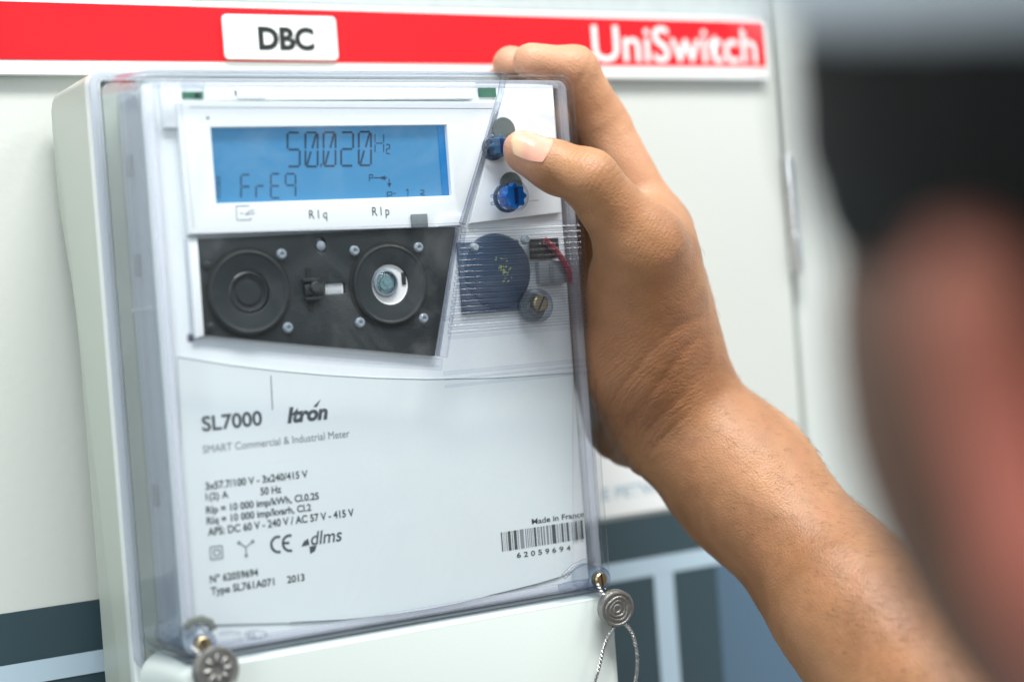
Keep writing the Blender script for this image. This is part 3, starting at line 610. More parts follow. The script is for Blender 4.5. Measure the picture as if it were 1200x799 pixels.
# ================================================================== lead seals
def seal(cx_, cz_, y_, r, tilt, star, wires, label):
    t = thing('lead_seal', (cx_, y_, cz_), label, 'seal', 'lead seals hanging at the lower corners of the meter cover')
    d = lathe('seal_disc', 0, 0, [(0, .0022), (r * .94, .0022), (r, .0016), (r, -.0012), (r * .93, -.0021), (r * .84, -.0022), (r * .80, -.0018), (0, -.0018)], M['lead'], None, 48)
    d.parent = t; d.location = (0, 0, 0); d.rotation_euler = tilt
    bm = bmesh.new()
    def rel(v): return v
    if star:
        for k in range(8):
            a_ = 2 * math.pi * k / 8; n2 = 10; vs_ = []
            for j in range(n2):
                b_ = 2 * math.pi * j / n2; u_ = r * .45 + r * .24 * math.cos(b_); v_ = r * .12 * math.sin(b_)
                vs_.append(bm.verts.new((u_ * math.cos(a_) - v_ * math.sin(a_), -.0019, u_ * math.sin(a_) + v_ * math.cos(a_))))
            f = bm.faces.new(vs_); ex = bmesh.ops.extrude_face_region(bm, geom=[f])
            for v in ex['geom']:
                if isinstance(v, bmesh.types.BMVert): v.co = Vector((v.co.x * .97, -.0026, v.co.z * .97))
    else:
        for rr, w_ in ((r * .62, .0005), (r * .42, .0004), (r * .2, .0005)):
            n2 = 28; q = [[], [], []]
            for j in range(n2):
                b_ = 2 * math.pi * j / n2; jj = 1 + .06 * math.sin(3 * b_ + rr * 900)
                for i, (dr, yy) in enumerate(((-w_, -.0018), (0, -.0024), (w_, -.0018))): q[i].append(bm.verts.new(((rr + dr) * jj * math.cos(b_), yy, (rr + dr) * jj * math.sin(b_))))
            for i in (0, 1):
                for j in range(n2): bm.faces.new((q[i][j], q[i][(j + 1) % n2], q[i + 1][(j + 1) % n2], q[i + 1][j]))
    bmesh.ops.recalc_face_normals(bm, faces=bm.faces); me = bpy.data.meshes.new('seal_emboss'); bm.to_mesh(me); bm.free(); me.materials.append(M['lead'])
    me.polygons.foreach_set('use_smooth', [True] * len(me.polygons))
    e_ = bpy.data.objects.new('seal_emboss', me); COL.objects.link(e_); e_.parent = d
    for pts in wires:
        # twisted pair
        dense = []
        for i in range(len(pts) - 1):
            a_, b_ = Vector(pts[i]), Vector(pts[i + 1])
            p0 = Vector(pts[max(i - 1, 0)]); p3 = Vector(pts[min(i + 2, len(pts) - 1)])
            for k in range(14):
                s = k / 14; dense.append(0.5 * ((2 * a_) + (-p0 + b_) * s + (2 * p0 - 5 * a_ + 4 * b_ - p3) * s * s + (-p0 + 3 * a_ - 3 * b_ + p3) * s ** 3))
        for ph in (0, math.pi):
            tw = []; Lc = 0
            for i, p_ in enumerate(dense):
                if i: Lc += (dense[i] - dense[i - 1]).length
                tg = (dense[min(i + 1, len(dense) - 1)] - dense[max(i - 1, 0)]).normalized(); s1 = tg.cross(Vector((0, 1, 0))).normalized(); s2 = s1.cross(tg)
                an = Lc / .0030 * 2 * math.pi + ph; tw.append(p_ + (s1 * math.cos(an) + s2 * math.sin(an)) * .00042)
            tube('wire', tw, .00042, M['wire'], t, 6)
    return t
s1x, s1z = P(253, 784, -.006); s2x, s2z = P(721.5, 712, -.006)
def Q(px_, py_, y_): q = P(px_, py_, y_); return (q[0], y_, q[1])
seal(s1x, s1z, -.006, .0083, (math.radians(-4), 0, math.radians(4)), True,
     [[Q(225, 757, -.003), Q(236, 768, -.005), Q(243, 777, -.006)], [Q(262, 760, -.001), Q(263, 766, -.004), Q(258, 774, -.006)], [Q(246, 800, -.006), Q(240, 830, -.006), Q(236, 860, -.005)]],
     'round lead seal stamped with a star, under the lower left brass screw')
seal(s2x, s2z, -.006, .0074, (math.radians(5), math.radians(10), math.radians(-8)), False,
     [[Q(700, 684, -.002), Q(704, 692, -.004), Q(710, 700, -.006)], [Q(723, 728, -.006), Q(710, 752, -.006), Q(702, 782, -.005), Q(694, 812, -.004), Q(690, 850, -.004)], [Q(730, 728, -.006), Q(741, 742, -.006), Q(746.5, 766, -.006), Q(746, 790, -.005), Q(742, 812, -.004), Q(736, 850, -.004)]],
     'grey round lead seal on a long twisted wire loop, under the lower right brass screw')

# ================================================================== the person
prims = []     # groups: list of lists of (a, b, ra, rb, k)
def cap(a, b, ra, rb, k=.006): return (np.array(a, float), np.array(b, float), ra, rb, k)
def seg_d(p, c):
    a, b, ra, rb, _ = c; ab = b - a; t = np.clip(((p - a) @ ab) / max(ab @ ab, 1e-12), 0, 1)
    return np.linalg.norm(p - (a + t[:, None] * ab), axis=1) - (ra + (rb - ra) * t)
def smin(a, b, k): h = np.maximum(k - np.abs(a - b), 0) / k; return np.minimum(a, b) - h * h * k / 4
def smax(a, b, k): return -smin(-a, -b, k)
wrist = V(800, 492, .700); wr2 = V(782, 470, .712)
thumb_tip = V(612, 170, .6515); thumb_ip = V(690, 210, .6445); thumb_mcp = V(752, 290, .660); thumb_cmc = V(757, 425, .690)
i_mcp = V(768, 270, .700); i_pip = V(706, 146, .700); i_dip = V(674, 82, .690); i_tip = V(623, 73, .681)
elbow = V(1160, 898, .600)
yv = np.array([0, 1.0, 0]); 
def off(p, dx=0, dy=0, dz=0): return p + np.array([dx, dy, dz])
m_mcp = off(i_mcp, .002, .022, .004); r_mcp = off(i_mcp, .000, .043, -.001); l_mcp = off(i_mcp, -.004, .061, -.010)
m_pip = off(i_pip, .000, .024, .002); r_pip = off(i_pip, -.002, .046, .000); l_pip = off(i_pip, -.006, .064, -.004)
m_dip = V(662, 88, .718); m_tip = V(599, 76, .702)
r_dip = off(m_dip, -.001, .022, .001); r_tip = off(m_tip, .012, .022, .000)
l_dip = off(r_dip, -.006, .018, .001); l_tip = off(r_tip, .010, .018, .000)
palm = [cap(wrist, V(871, 565, .690), .0232, .0232, .02), cap(wr2, V(860, 550, .705), .0210, .0222, .02),
        cap(V(871, 565, .690), V(1002, 717, .650), .0232, .0246, .02), cap(V(1002, 717, .650), elbow, .0246, .0340, .02),
        cap(V(860, 550, .705), V(985, 690, .675), .0222, .0232, .02), cap(V(985, 690, .675), off(elbow, 0, .02, 0), .0232, .030, .02),
        cap(i_mcp, off(wrist, 0, .004, .02), .0142, .0190, .012), cap(off(m_mcp), wrist + yv * .018, .0142, .0180, .012), cap(r_mcp, wrist + yv * .026, .0135, .0160, .012), cap(l_mcp, wrist + yv * .03 + np.array([-.01, 0, 0]), .0125, .0165, .012),
        cap(V(778, 330, .705), V(792, 440, .703), .0140, .0185, .012),
        cap(thumb_mcp, thumb_cmc, .0165, .0220, .014), cap(thumb_cmc, V(792, 486, .700), .0195, .0188, .016), cap(V(745, 330, .675), V(745, 420, .690), .0175, .0205, .012),
        cap(V(765, 300, .680), V(775, 400, .695), .0165, .0195, .014),
        cap(V(770, 275, .685), V(762, 330, .680), .0105, .0150, .014),
        cap(V(750, 480, .698), V(774, 504, .700), .0105, .0140, .014)]
fingers = [
    [cap(thumb_mcp, thumb_ip, .0150, .0112, .010), cap(thumb_ip, V(650, 194, .648), .0110, .0096, .004), cap(V(650, 194, .648), V(612, 175, .6515), .0096, .0074, .003), cap(V(616, 183, .6530), V(655, 203, .650), .0068, .0085, .003)],
    [cap(i_mcp, i_pip, .0132, .0108, .010), cap(i_pip, i_dip, .0108, .0094, .004), cap(i_dip, i_tip, .0090, .0078, .004)],
    [cap(m_mcp, m_pip, .0140, .0108, .010), cap(m_pip, m_dip, .0106, .0090, .004), cap(m_dip, m_tip, .0090, .0078, .004)],
    [cap(r_mcp, r_pip, .0132, .0103, .010), cap(r_pip, r_dip, .0100, .0088, .004), cap(r_dip, r_tip, .0086, .0074, .004)],
    [cap(l_mcp, l_pip, .0118, .0092, .010), cap(l_pip, l_dip, .0090, .0080, .004), cap(l_dip, l_tip, .0078, .0068, .004)]]
def hash_noise(p, s):   # cheap smooth pseudo noise from sines
    q = p * s
    return (np.sin(q[:, 0] + 1.7 * np.sin(q[:, 1] * .9 + 2)) + np.sin(q[:, 1] * 1.3 + 1.4 * np.sin(q[:, 2] * 1.1)) + np.sin(q[:, 2] * 1.1 + 1.9 * np.sin(q[:, 0] * .8 + 1))) / 3
def group(p, caps):
    d = None
    for c in caps:
        e_ = seg_d(p, c); d = e_ if d is None else smin(d, e_, c[4])
    return d
# creases: tori-like thin grooves (centre, axis direction, radius from centre where they act)
ip_ax = (thumb_tip - thumb_ip); ip_ax /= np.linalg.norm(ip_ax)
def crease(p, d, c, ax, depth, width, reach):
    r = p - c; t = r @ ax; m_ = np.exp(-(t / width) ** 2) * np.exp(-(np.linalg.norm(r, axis=1) / reach) ** 4)
    return d + depth * m_
def sdf_arm(p):
    dp = group(p, palm); d = None
    for k, f in enumerate(fingers):
        df = group(p, f); q = smin(dp, df, .008 if k == 0 else .007); d = q if d is None else np.minimum(d, q)
    near = np.abs(d) < .004
    if near.any():
        q = p[near]; dd = d[near]
        for s_, dep in ((-.0032, .00032), (-.0012, .00030), (.0010, .00040), (.0032, .00030), (.0052, .00022)):
            wob = .0008 * np.sin(q @ np.array([300., 500., 400.]) + s_ * 2000)
            dd = crease(q, dd, thumb_ip + ip_ax * s_ + ip_ax * 0 , ip_ax, dep, .00055, .0135) if True else dd
        ax = (i_dip - i_pip) / np.linalg.norm(i_dip - i_pip)
        for s_ in (-.0006, .0016): dd = crease(q, dd, i_pip + ax * s_, ax, .0005, .0007, .0135)
        ax = (i_tip - i_dip) / np.linalg.norm(i_tip - i_dip); dd = crease(q, dd, i_dip, (ax + (i_dip - i_pip) / np.linalg.norm(i_dip - i_pip)) / 1.9, .0006, .0008, .013)
        # folds across the wrist
        fa = wrist - V(871, 565, .690); fa /= np.linalg.norm(fa)
        for s_, dep in ((-.004, .0005), (.004, .0006), (.011, .0007), (.018, .0005)):
            w_ = .0022 * np.sin(q[:, 2] * 160 + q[:, 1] * 120)
            r = q - wrist; t = r @ fa + w_ - s_; side = 1 / (1 + np.exp((r @ np.array(CR)) / .006))
            dd = dd + dep * np.exp(-(t / .0011) ** 2) * side
        dd = dd + .00022 * hash_noise(q, 210) + .00010 * hash_noise(q + .3, 620)
        d[near] = dd
    # tendon and bone relief
    return d
def surface_nets(fn, lo, hi, h, B=8, lip=1.25):
    lo = np.array(lo, float); nb = np.ceil((np.array(hi) - lo) / (B * h)).astype(int)
    I = np.stack(np.meshgrid(*[np.arange(n_) for n_ in nb], indexing='ij'), -1).reshape(-1, 3)
    d = fn(lo + (I + .5) * B * h); I = I[np.abs(d) < B * h * .8661 * lip + .003]
    oc = np.stack(np.meshgrid(*[np.arange(B + 1)] * 3, indexing='ij'), -1).reshape(-1, 3)
    cells_v = []; cells_k = []; quads = []
    NN = (nb * B + 4).astype(np.int64); key = lambda c: (c[:, 0] + 1) + NN[0] * ((c[:, 1] + 1) + NN[1] * (c[:, 2] + 1))
    for s in range(0, len(I), 400):
        b = I[s:s + 400]; G = (b[:, None, :] * B + oc[None]); v = fn((lo + G.reshape(-1, 3) * h)).reshape(len(b), B + 1, B + 1, B + 1)
        C = [v[:, i:B + i, j:B + j, k:B + k] for i in (0, 1) for j in (0, 1) for k in (0, 1)]
        ins = np.stack([c < 0 for c in C]); cnt = ins.sum(0); mix = (cnt > 0) & (cnt < 8)
        w = np.argwhere(mix); cc = b[w[:, 0]] * B + w[:, 1:]; val = np.stack([c[mix] for c in C], 1)
        corner = np.array([(i, j, k) for i in (0, 1) for j in (0, 1) for k in (0, 1)], float)
        acc = np.zeros((len(w), 3)); num = np.zeros(len(w))
        for p_ in range(8):
            for q_ in range(p_ + 1, 8):
                if np.abs(corner[p_] - corner[q_]).sum() == 1:
                    x = (val[:, p_] < 0) != (val[:, q_] < 0); t = val[:, p_] / np.where(x, val[:, p_] - val[:, q_], 1)
                    pt = corner[p_] + t[:, None] * (corner[q_] - corner[p_]); acc[x] += pt[x]; num[x] += 1
        cells_v.append(lo + (cc + acc / num[:, None]) * h); cells_k.append(key(cc))
        for ax_, (c1_, o1, o2) in enumerate(((4, (0, 1, 0), (0, 0, 1)), (2, (0, 0, 1), (1, 0, 0)), (1, (1, 0, 0), (0, 1, 0)))):
            a = val[:, 0] < 0; bb = val[:, c1_] < 0; x = a != bb; c = cc[x]; o1 = np.array(o1); o2 = np.array(o2)
            q = np.stack([key(c), key(c - o1), key(c - o1 - o2), key(c - o2)], 1); fl = a[x]; q[~fl] = q[~fl][:, ::-1]; quads.append(q)
    vtx = np.concatenate(cells_v); kk = np.concatenate(cells_k); o = np.argsort(kk); kk = kk[o]; vtx = vtx[o]; Q_ = np.concatenate(quads)
    idx = np.searchsorted(kk, Q_); idx = np.clip(idx, 0, len(kk) - 1); ok = (kk[idx] == Q_).all(1); return vtx, idx[ok]
def mesh_from(name, vtx, quads):
    me = bpy.data.meshes.new(name); me.vertices.add(len(vtx)); me.vertices.foreach_set('co', vtx.ravel()); nq = len(quads)
    me.loops.add(nq * 4); me.loops.foreach_set('vertex_index', quads.ravel()); me.polygons.add(nq); me.polygons.foreach_set('loop_start', np.arange(nq) * 4); me.polygons.foreach_set('loop_total', np.full(nq, 4))
    me.update(calc_edges=True); me.polygons.foreach_set('use_smooth', [True] * nq); return me
# camera-side placement of head and shoulder
def K(x, y, z): return CAM + CR * x + CU * y + CF * z
hc = K(.128, .012, .222); yaw = math.radians(14)
hf = CF * math.cos(yaw) - CR * math.sin(yaw); hr = np.cross(hf, [0, 0, 1]); hr /= np.linalg.norm(hr); hu = np.cross(hr, hf); _r = math.radians(9); hr, hu = hr * math.cos(_r) + hu * math.sin(_r), hu * math.cos(_r) - hr * math.sin(_r)
def Hd(r, u, f): return hc + hr * r + hu * u + hf * f
def ell(p, c, R, ax=None):
    q = p - c; L_ = np.stack([q @ hr, q @ hu, q @ hf], 1) / np.array(R); k0 = np.linalg.norm(L_, axis=1) + 1e-9; k1 = np.linalg.norm(L_ / np.array(R), axis=1) + 1e-9
    return k0 * (k0 - 1) / k1
shoulder = K(.27, -.30, .30); lsh = K(.02, -.31, .10)
lsh = Hd(-.19, -.255, -.03); shoulder = Hd(.19, -.255, .0)
neck0 = Hd(0, -.07, -.015); neck1 = Hd(0, -.22, -.035)
uppr = [cap(elbow, elbow + (shoulder - elbow) * .35, .0325, .044, .03), cap(elbow + (shoulder - elbow) * .35, shoulder, .044, .052, .03), cap(off(elbow, 0, .02, 0), elbow + (shoulder - elbow) * .3, .028, .040, .02)]
def sdf_up(p):
    d = group(p, uppr)
    t = smin(seg_d(p, cap(lsh, shoulder, .05, .05)), seg_d(p, cap(neck1, Hd(0, -.5, -.04), .075, .11)), .08)
    d = smin(d, t, .05)
    d = smin(d, seg_d(p, cap(neck0, neck1, .047, .054)), .04)
    h_ = ell(p, Hd(0, .035, -.012), (.072, .088, .094)); h_ = smin(h_, ell(p, Hd(0, -.035, .038), (.060, .066, .052)), .03)
    h_ = smin(h_, ell(p, Hd(0, -.010, .050), (.066, .060, .040)), .03)
    h_ = smin(h_, seg_d(p, cap(Hd(0, .012, .090), Hd(0, -.022, .104), .007, .011)), .012)      # nose
    h_ = smin(h_, seg_d(p, cap(Hd(-.014, -.048, .090), Hd(.014, -.048, .090), .007, .007)), .010)  # lips
    h_ = smin(h_, ell(p, Hd(0, -.085, .075), (.022, .016, .018)), .02)                         # chin
    for s in (-1, 1):
        h_ = smax(h_, -(np.linalg.norm(p - Hd(s * .031, .012, .100), axis=1) - .016), .014)     # eye sockets
        h_ = smin(h_, np.linalg.norm(p - Hd(s * .030, .010, .082), axis=1) - .0125, .003)       # eyeballs under lids
        h_ = smin(h_, seg_d(p, cap(Hd(s * .016, .030, .086), Hd(s * .045, .030, .074), .008, .007)), .010)
        for a0, a1 in ((Hd(s * .073, .018, -.004), Hd(s * .086, .012, -.022)), (Hd(s * .086, .012, -.022), Hd(s * .083, -.018, -.020)), (Hd(s * .083, -.018, -.020), Hd(s * .072, -.040, -.004)), (Hd(s * .073, .018, -.004), Hd(s * .069, -.006, .002)), (Hd(s * .072, -.040, -.004), Hd(s * .069, -.016, .002))):
            h_ = smin(h_, seg_d(p, cap(a0, a1, .0058, .0055)), .006)
        h_ = smin(h_, ell(p, Hd(s * .074, -.011, -.010), (.008, .028, .015)), .006)
    d = smin(d, h_, .03)
    return d
def arm_box(caps, pad):
    a = np.array([c[0] for c in caps] + [c[1] for c in caps]); return a.min(0) - pad, a.max(0) + pad
allc = palm + [c for f in fingers for c in f]
lo_, hi_ = arm_box(allc, .045)
va_, qa_ = surface_nets(sdf_arm, lo_, hi_, .00115)
# cut the fine arm where it passes the elbow; the coarse upper body overlaps there (under the sleeve side, outside the picture)
lo2 = np.minimum(np.minimum(lsh, hc - .15), elbow) - .11; hi2 = np.maximum(np.maximum(shoulder, hc + .15), elbow) + .11; lo2[2] = (Hd(0, -.50, 0))[2]
vb_, qb_ = surface_nets(sdf_up, lo2, hi2, .0045, lip=1.5)
verts = np.concatenate([va_, vb_]); quads_ = np.concatenate([qa_, qb_ + len(va_)])

def skin_mat():
    m = bpy.data.materials.new('skin'); m.use_nodes = True; n = m.node_tree.nodes; l = m.node_tree.links; b = n['Principled BSDF']
    t = n.new('ShaderNodeTexCoord')
    g = n.new('ShaderNodeNewGeometry')
    def noise(s, det=5, dist=0): x = n.new('ShaderNodeTexNoise'); x.inputs['Scale'].default_value = s; x.inputs['Detail'].default_value = det; x.inputs['Distortion'].default_value = dist; l.new(g.outputs['Position'], x.inputs['Vector']); return x
    r = n.new('ShaderNodeValToRGB'); r.color_ramp.elements[0].position = .3; r.color_ramp.elements[1].position = .72
    r.color_ramp.elements[0].color = (.235, .102, .040, 1); r.color_ramp.elements[1].color = (.42, .208, .094, 1)
    l.new(noise(28, 6, .6).outputs['Fac'], r.inputs[0])
    r2 = n.new('ShaderNodeValToRGB'); r2.color_ramp.elements[0].position = .52; r2.color_ramp.elements[1].position = .70; r2.color_ramp.elements[0].color = (0, 0, 0, 1); r2.color_ramp.elements[1].color = (.35, .35, .35, 1)
    l.new(noise(420, 3).outputs['Fac'], r2.inputs[0])
    mx = n.new('ShaderNodeMixRGB'); mx.inputs[2].default_value = (.33, .15, .085, 1); l.new(r2.outputs[0], mx.inputs[0]); l.new(r.outputs[0], mx.inputs[1])
    # pinker fingertips and knuckles
    r3 = n.new('ShaderNodeValToRGB'); r3.color_ramp.elements[0].position = .45; r3.color_ramp.elements[1].position = .68; r3.color_ramp.elements[0].color = (0, 0, 0, 1); r3.color_ramp.elements[1].color = (.35, .35, .35, 1)
    l.new(noise(75, 4, 1.2).outputs['Fac'], r3.inputs[0])
    mb = n.new('ShaderNodeMixRGB'); mb.inputs[2].default_value = (.36, .15, .075, 1); l.new(r3.outputs[0], mb.inputs[0]); l.new(mx.outputs[0], mb.inputs[1]); mx = mb
    last = mx
    for c, rad, col, amt in ((thumb_tip, .022, (.70, .38, .27), .75), (thumb_ip, .013, (.38, .18, .10), .45), (i_mcp, .024, (.46, .20, .12), .5), (i_tip, .03, (.66, .36, .23), .7), (i_dip, .022, (.64, .34, .21), .6), (i_pip, .026, (.60, .31, .19), .45), (m_tip, .024, (.66, .36, .24), .6), (thumb_mcp, .02, (.40, .165, .09), .5), (V(745, 425, .68), .055, (.25, .098, .042), .45), (V(735, 195, .69), .034, (.58, .31, .18), .6), (V(780, 285, .69), .016, (.38, .15, .085), .45), (Hd(.0, -.02, .02), .15, (.095, .046, .030), .92), (Hd(-.080, -.008, -.010), .048, (.74, .20, .14), .95)):  # also paints shade on head and back of hand, light on index finger
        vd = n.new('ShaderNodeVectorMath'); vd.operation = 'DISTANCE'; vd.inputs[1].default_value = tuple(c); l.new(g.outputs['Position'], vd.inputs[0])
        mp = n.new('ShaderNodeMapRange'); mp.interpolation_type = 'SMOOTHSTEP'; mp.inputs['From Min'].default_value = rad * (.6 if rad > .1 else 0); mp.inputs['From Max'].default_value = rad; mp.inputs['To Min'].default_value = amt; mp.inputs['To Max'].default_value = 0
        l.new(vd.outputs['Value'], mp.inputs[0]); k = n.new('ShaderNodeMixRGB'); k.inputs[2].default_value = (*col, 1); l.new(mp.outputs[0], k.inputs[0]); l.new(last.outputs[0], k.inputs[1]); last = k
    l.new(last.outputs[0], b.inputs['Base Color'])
    b.inputs['Subsurface Weight'].default_value = .12; b.inputs['Subsurface Radius'].default_value = (1, .42, .20); b.inputs['Subsurface Scale'].default_value = .004
    b.inputs['Roughness'].default_value = .48; b.inputs['Specular IOR Level'].default_value = .45
    vo = n.new('ShaderNodeTexVoronoi'); vo.inputs['Scale'].default_value = 1100; l.new(g.outputs['Position'], vo.inputs['Vector'])
    ad = n.new('ShaderNodeMath'); ad.operation = 'MULTIPLY_ADD'; ad.inputs[1].default_value = .4; l.new(noise(1500, 3).outputs['Fac'], ad.inputs[0]); l.new(vo.outputs['Distance'], ad.inputs[2])
    ad2 = n.new('ShaderNodeMath'); ad2.operation = 'MULTIPLY_ADD'; ad2.inputs[1].default_value = .7; l.new(noise(330, 4, 1.5).outputs['Fac'], ad2.inputs[0]); l.new(ad.outputs[0], ad2.inputs[2])
    h_ = ad2
    def wrinkles(c, ax, period, rad, amt, h_, wob=3.0, sc=90):
        vs1 = n.new('ShaderNodeVectorMath'); vs1.operation = 'SUBTRACT'; vs1.inputs[1].default_value = tuple(c); l.new(g.outputs['Position'], vs1.inputs[0])
        dt = n.new('ShaderNodeVectorMath'); dt.operation = 'DOT_PRODUCT'; dt.inputs[1].default_value = tuple(np.array(ax) * 2 * math.pi / period); l.new(vs1.outputs[0], dt.inputs[0])
        ma = n.new('ShaderNodeMath'); ma.operation = 'MULTIPLY_ADD'; ma.inputs[1].default_value = wob * 2; l.new(noise(sc, 3, .5).outputs['Fac'], ma.inputs[0]); l.new(dt.outputs['Value'], ma.inputs[2])
        si = n.new('ShaderNodeMath'); si.operation = 'SINE'; l.new(ma.outputs[0], si.inputs[0])
        ab = n.new('ShaderNodeMath'); ab.operation = 'ABSOLUTE'; l.new(si.outputs[0], ab.inputs[0])
        po = n.new('ShaderNodeMath'); po.operation = 'POWER'; po.inputs[1].default_value = .5; l.new(ab.outputs[0], po.inputs[0])
        ln = n.new('ShaderNodeVectorMath'); ln.operation = 'LENGTH'; l.new(vs1.outputs[0], ln.inputs[0])
        mk = n.new('ShaderNodeMapRange'); mk.interpolation_type = 'SMOOTHSTEP'; mk.inputs['From Min'].default_value = rad * .35; mk.inputs['From Max'].default_value = rad; mk.inputs['To Min'].default_value = amt; mk.inputs['To Max'].default_value = 0; l.new(ln.outputs['Value'], mk.inputs[0])
        nm_ = n.new('ShaderNodeMath'); nm_.operation = 'MULTIPLY'; l.new(noise(sc * 2, 2).outputs['Fac'], nm_.inputs[0]); l.new(mk.outputs[0], nm_.inputs[1])
        mm = n.new('ShaderNodeMath'); mm.operation = 'MULTIPLY_ADD'; l.new(po.outputs[0], mm.inputs[0]); l.new(nm_.outputs[0], mm.inputs[1]); l.new(h_.outputs[0], mm.inputs[2]); return mm
    h_ = wrinkles(thumb_ip, ip_ax, .0042, .016, 5.0, h_, 2.5, 120)
    fax = wrist - V(871, 565, .690); fax /= np.linalg.norm(fax)
    h_ = wrinkles(V(730, 470, .68), fax, .0060, .040, 2.6, h_, 4.0, 75)
    h_ = wrinkles(V(730, 440, .67), fax + CR * .3, .0028, .05, 1.4, h_, 4.0, 120)
    h_ = wrinkles(thumb_mcp, ip_ax, .0034, .026, 2.2, h_, 3.0, 110)
    h_ = wrinkles(i_pip, (i_mcp - i_pip) / np.linalg.norm(i_mcp - i_pip), .005, .013, 3.5, h_, 1.5, 80)
    bp = n.new('ShaderNodeBump'); bp.inputs['Strength'].default_value = .7; bp.inputs['Distance'].default_value = .00018; l.new(h_.outputs[0], bp.inputs['Height']); l.new(bp.outputs[0], b.inputs['Normal'])
    return m
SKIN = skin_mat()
per = thing('person', tuple(Hd(0, -.5, -.04)), 'dark-haired person in a pale cap, bare arm reaching out, thumb on the meter button', 'person')
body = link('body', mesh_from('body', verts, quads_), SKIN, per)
# thumb nail: a patch laid on the thumb by marching onto the surface
def project(p, d, fn=sdf_arm):
    p = np.array(p, float)
    for _ in range(40): s = fn(p[None])[0]; p = p + d * s * .8
    return p
def sdf_smooth(p):
    dp = group(p, palm); d = group(p, fingers[0]); return smin(dp, d, .012)
nail_pix = []
nu, nv = 18, 14
c00, c10, c11, c01 = (597, 149), (655, 157), (638, 196), (598, 184)
bm = bmesh.new(); gv = []
for i in range(nu + 1):
    row = []
    for j in range(nv + 1):
        u, v = i / nu, j / nv
        # superellipse mapping keeps the outline rounded
        a_, b_ = u * 2 - 1, v * 2 - 1; x_ = a_ * math.sqrt(1 - .30 * b_ * b_); y_ = b_ * math.sqrt(1 - .30 * a_ * a_); u_, v_ = (x_ + 1) / 2, (y_ + 1) / 2
        px_ = (1 - u_) * (1 - v_) * c00[0] + u_ * (1 - v_) * c10[0] + u_ * v_ * c11[0] + (1 - u_) * v_ * c01[0]
        py_ = (1 - u_) * (1 - v_) * c00[1] + u_ * (1 - v_) * c10[1] + u_ * v_ * c11[1] + (1 - u_) * v_ * c01[1]
        dv = V(px_, py_, 1.0) - CAM; dv /= np.linalg.norm(dv); q = project(V(px_, py_, .62), dv, sdf_arm)
        edge = max(abs(a_), abs(b_)); q = q - dv * (.00055 - .00012 * a_ * a_ - (.0010 if edge > .999 else 0))
        row.append(bm.verts.new(q))
    gv.append(row)
for i in range(nu):
    for j in range(nv): bm.faces.new((gv[i][j], gv[i + 1][j], gv[i + 1][j + 1], gv[i][j + 1]))
nm = mat('nail', (.66, .36, .26), .26, coat=.3, bump=.05, bscale=500); nm.node_tree.nodes['Principled BSDF'].inputs['Subsurface Weight'].default_value = .2; nm.node_tree.nodes['Principled BSDF'].inputs['Subsurface Scale'].default_value = .002
nn = nm.node_tree.nodes; nl = nm.node_tree.links; gg = nn.new('ShaderNodeNewGeometry'); vd = nn.new('ShaderNodeVectorMath'); vd.operation = 'DISTANCE'; vd.inputs[1].default_value = tuple(project(V(596, 166, .62), CF, sdf_arm)); nl.new(gg.outputs['Position'], vd.inputs[0])
mp = nn.new('ShaderNodeMapRange'); mp.interpolation_type = 'SMOOTHSTEP'; mp.inputs['From Min'].default_value = .0035; mp.inputs['From Max'].default_value = .0085; nl.new(vd.outputs['Value'], mp.inputs[0])
mxn = nn.new('ShaderNodeMixRGB'); mxn.inputs[1].default_value = (.70, .48, .30, 1); mxn.inputs[2].default_value = (.66, .34, .25, 1); nl.new(mp.outputs[0], mxn.inputs[0]); nl.new(mxn.outputs[0], nn['Principled BSDF'].inputs['Base Color'])
nail = finish(bm, 'thumb_nail', nm, body, smooth=True)
# fine dark hairs of the forearm
rs = np.random.RandomState(3); hv = []; hf_ = []
pvis = []
cand = va_[rs.choice(len(va_), 17000)]
eps = .0006; g0 = sdf_arm(cand)
nrm = np.stack([sdf_arm(cand + np.eye(3)[k] * eps) - g0 for k in range(3)], 1); nrm /= np.linalg.norm(nrm, axis=1)[:, None] + 1e-9
fa = V(1002, 717, .650) - wrist; fl = np.linalg.norm(fa); fa /= fl
along = (cand - wrist) @ fa
dors = nrm @ (CR * .75 + CU * .25 - CF * .6)
keep = (along > -.035) & (dors > -.15) & (rs.rand(len(cand)) < np.clip(.15 + along * 6, .06, .75))
for p0_, n0 in zip(cand[keep], nrm[keep]):
    t = fa * .75 + np.cross(n0, fa) * (.55 + .35 * math.sin(p0_ @ np.array([90., 60., 110.]))) + rs.normal(size=3) * .16; t = t - n0 * (t @ n0); t /= np.linalg.norm(t) + 1e-9
    Lh = rs.uniform(.002, .0048); pts = [p0_ - n0 * .0002, p0_ + t * Lh * .5 + n0 * Lh * .22, p0_ + t * Lh + n0 * Lh * .22]
    s = np.cross(t, n0) * .000036; s2 = n0 * .000036; b0 = len(hv)
    for k, (pp, w_) in enumerate(zip(pts, (1, .8, .15))): hv += [pp + s * w_, pp - s * .5 * w_ + s2 * w_, pp - s * .5 * w_ - s2 * w_]
    for k in (0, 1):
        for j in range(3): hf_.append((b0 + k * 3 + j, b0 + k * 3 + (j + 1) % 3, b0 + k * 3 + 3 + (j + 1) % 3, b0 + k * 3 + 3 + j))
me = bpy.data.meshes.new('arm_hair'); me.from_pydata([tuple(v) for v in hv], [], hf_)
tag(link('arm_hair', me, mat('hair_fine', (.07, .035, .018), .5), body), None, None, kind='stuff')
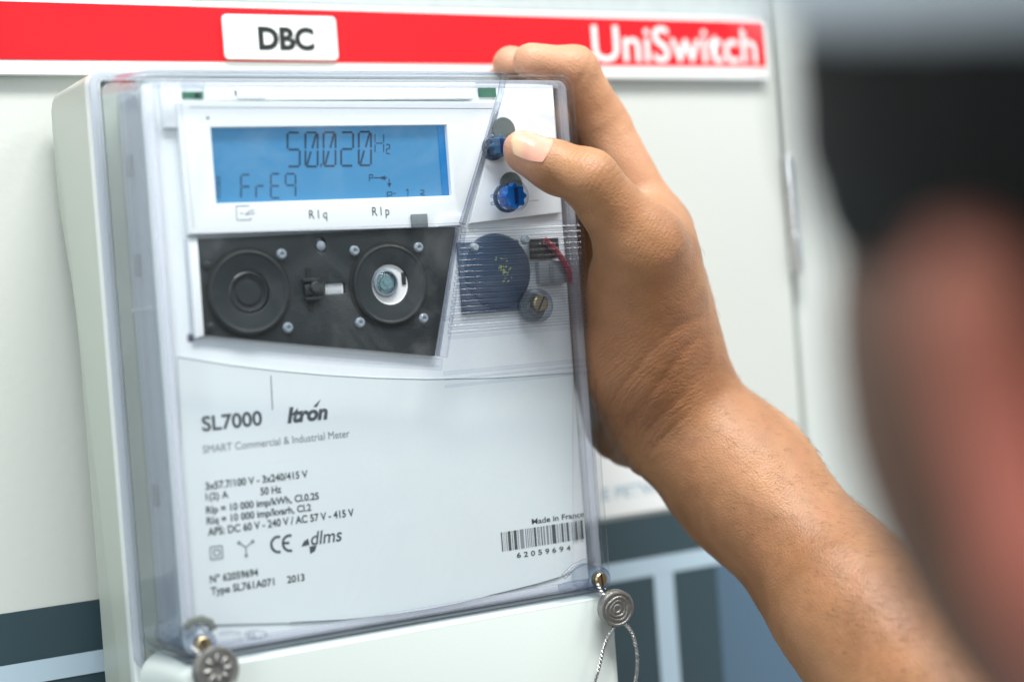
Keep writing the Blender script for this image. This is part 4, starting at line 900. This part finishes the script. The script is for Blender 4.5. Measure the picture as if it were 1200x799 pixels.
# dark hair, pale cap, shirt
def sdf_hair(p):
    d = ell(p, Hd(0, .040, -.016), (.0840, .096, .108))
    d = smin(d, ell(p, Hd(0, .028, .038), (.0705, .052, .046)), .01)
    d = smax(d, -ell(p, Hd(0, -.068, .098), (.080, .075, .080)), .01)
    fr = ((p - Hd(0, 0, 0)) @ hf); up_ = ((p - Hd(0, 0, 0)) @ hu)
    d = smax(d, -(up_ - np.clip(.013 + (fr + .02) * 2, -.06, .013)), .01)
    for s in (-1,  1): d = smax(d, -ell(p, Hd(s * .078, -.026, -.006), (.022, .030, .022)), .006)
    return d + .0012 * hash_noise(p, 420)
vh, qh = surface_nets(sdf_hair, hc - .16, hc + .17, .003, lip=1.6)
HAIR = mat('hair', (.004, .005, .005), .7, spec=.15, bump=.6, bscale=300, var=.4, vscale=120)
link('hair', mesh_from('hair', vh, qh), HAIR, body)
def sdf_cap(p):
    up_ = (p - hc) @ hu; fr = (p - hc) @ hf
    d = ell(p, Hd(0, .046, -.014), (.0870, .098, .111)); d = smax(d, -ell(p, Hd(0, .044, -.014), (.0815, .0925, .1050)), .002)
    d = smax(d, -(up_ - .046 - fr * .15), .003)
    return d
vc, qc = surface_nets(sdf_cap, hc - .16, hc + .20, .0022, lip=2.0)
link('cap', mesh_from('cap', vc, qc), mat('cap_cloth', (.62, .68, .74), .8, bump=.4, bscale=900), body)
def sdf_shirt(p):
    t = smin(seg_d(p, cap(lsh, shoulder, .056, .056)), seg_d(p, cap(neck1, Hd(0, -.49, -.04), .082, .118)), .08)
    d = smin(t, seg_d(p, cap(shoulder, shoulder + (elbow - shoulder) * .62, .060, .054)), .05)
    d = smax(d, -(seg_d(p, cap(Hd(0, 0, 0), Hd(0, -.20, -.02), .064, .064))), .006)
    t_ = ((p - shoulder) @ (elbow - shoulder)) / ((elbow - shoulder) @ (elbow - shoulder))
    inside = smax(d, (t_ - .60) * .25, .004)
    return inside
vs_, qs_ = surface_nets(sdf_shirt, lo2 + .0, hi2, .005, lip=1.6)
link('shirt', mesh_from('shirt', vs_, qs_), mat('shirt_cloth', (.05, .07, .11), .85, bump=.5, bscale=1200), body)
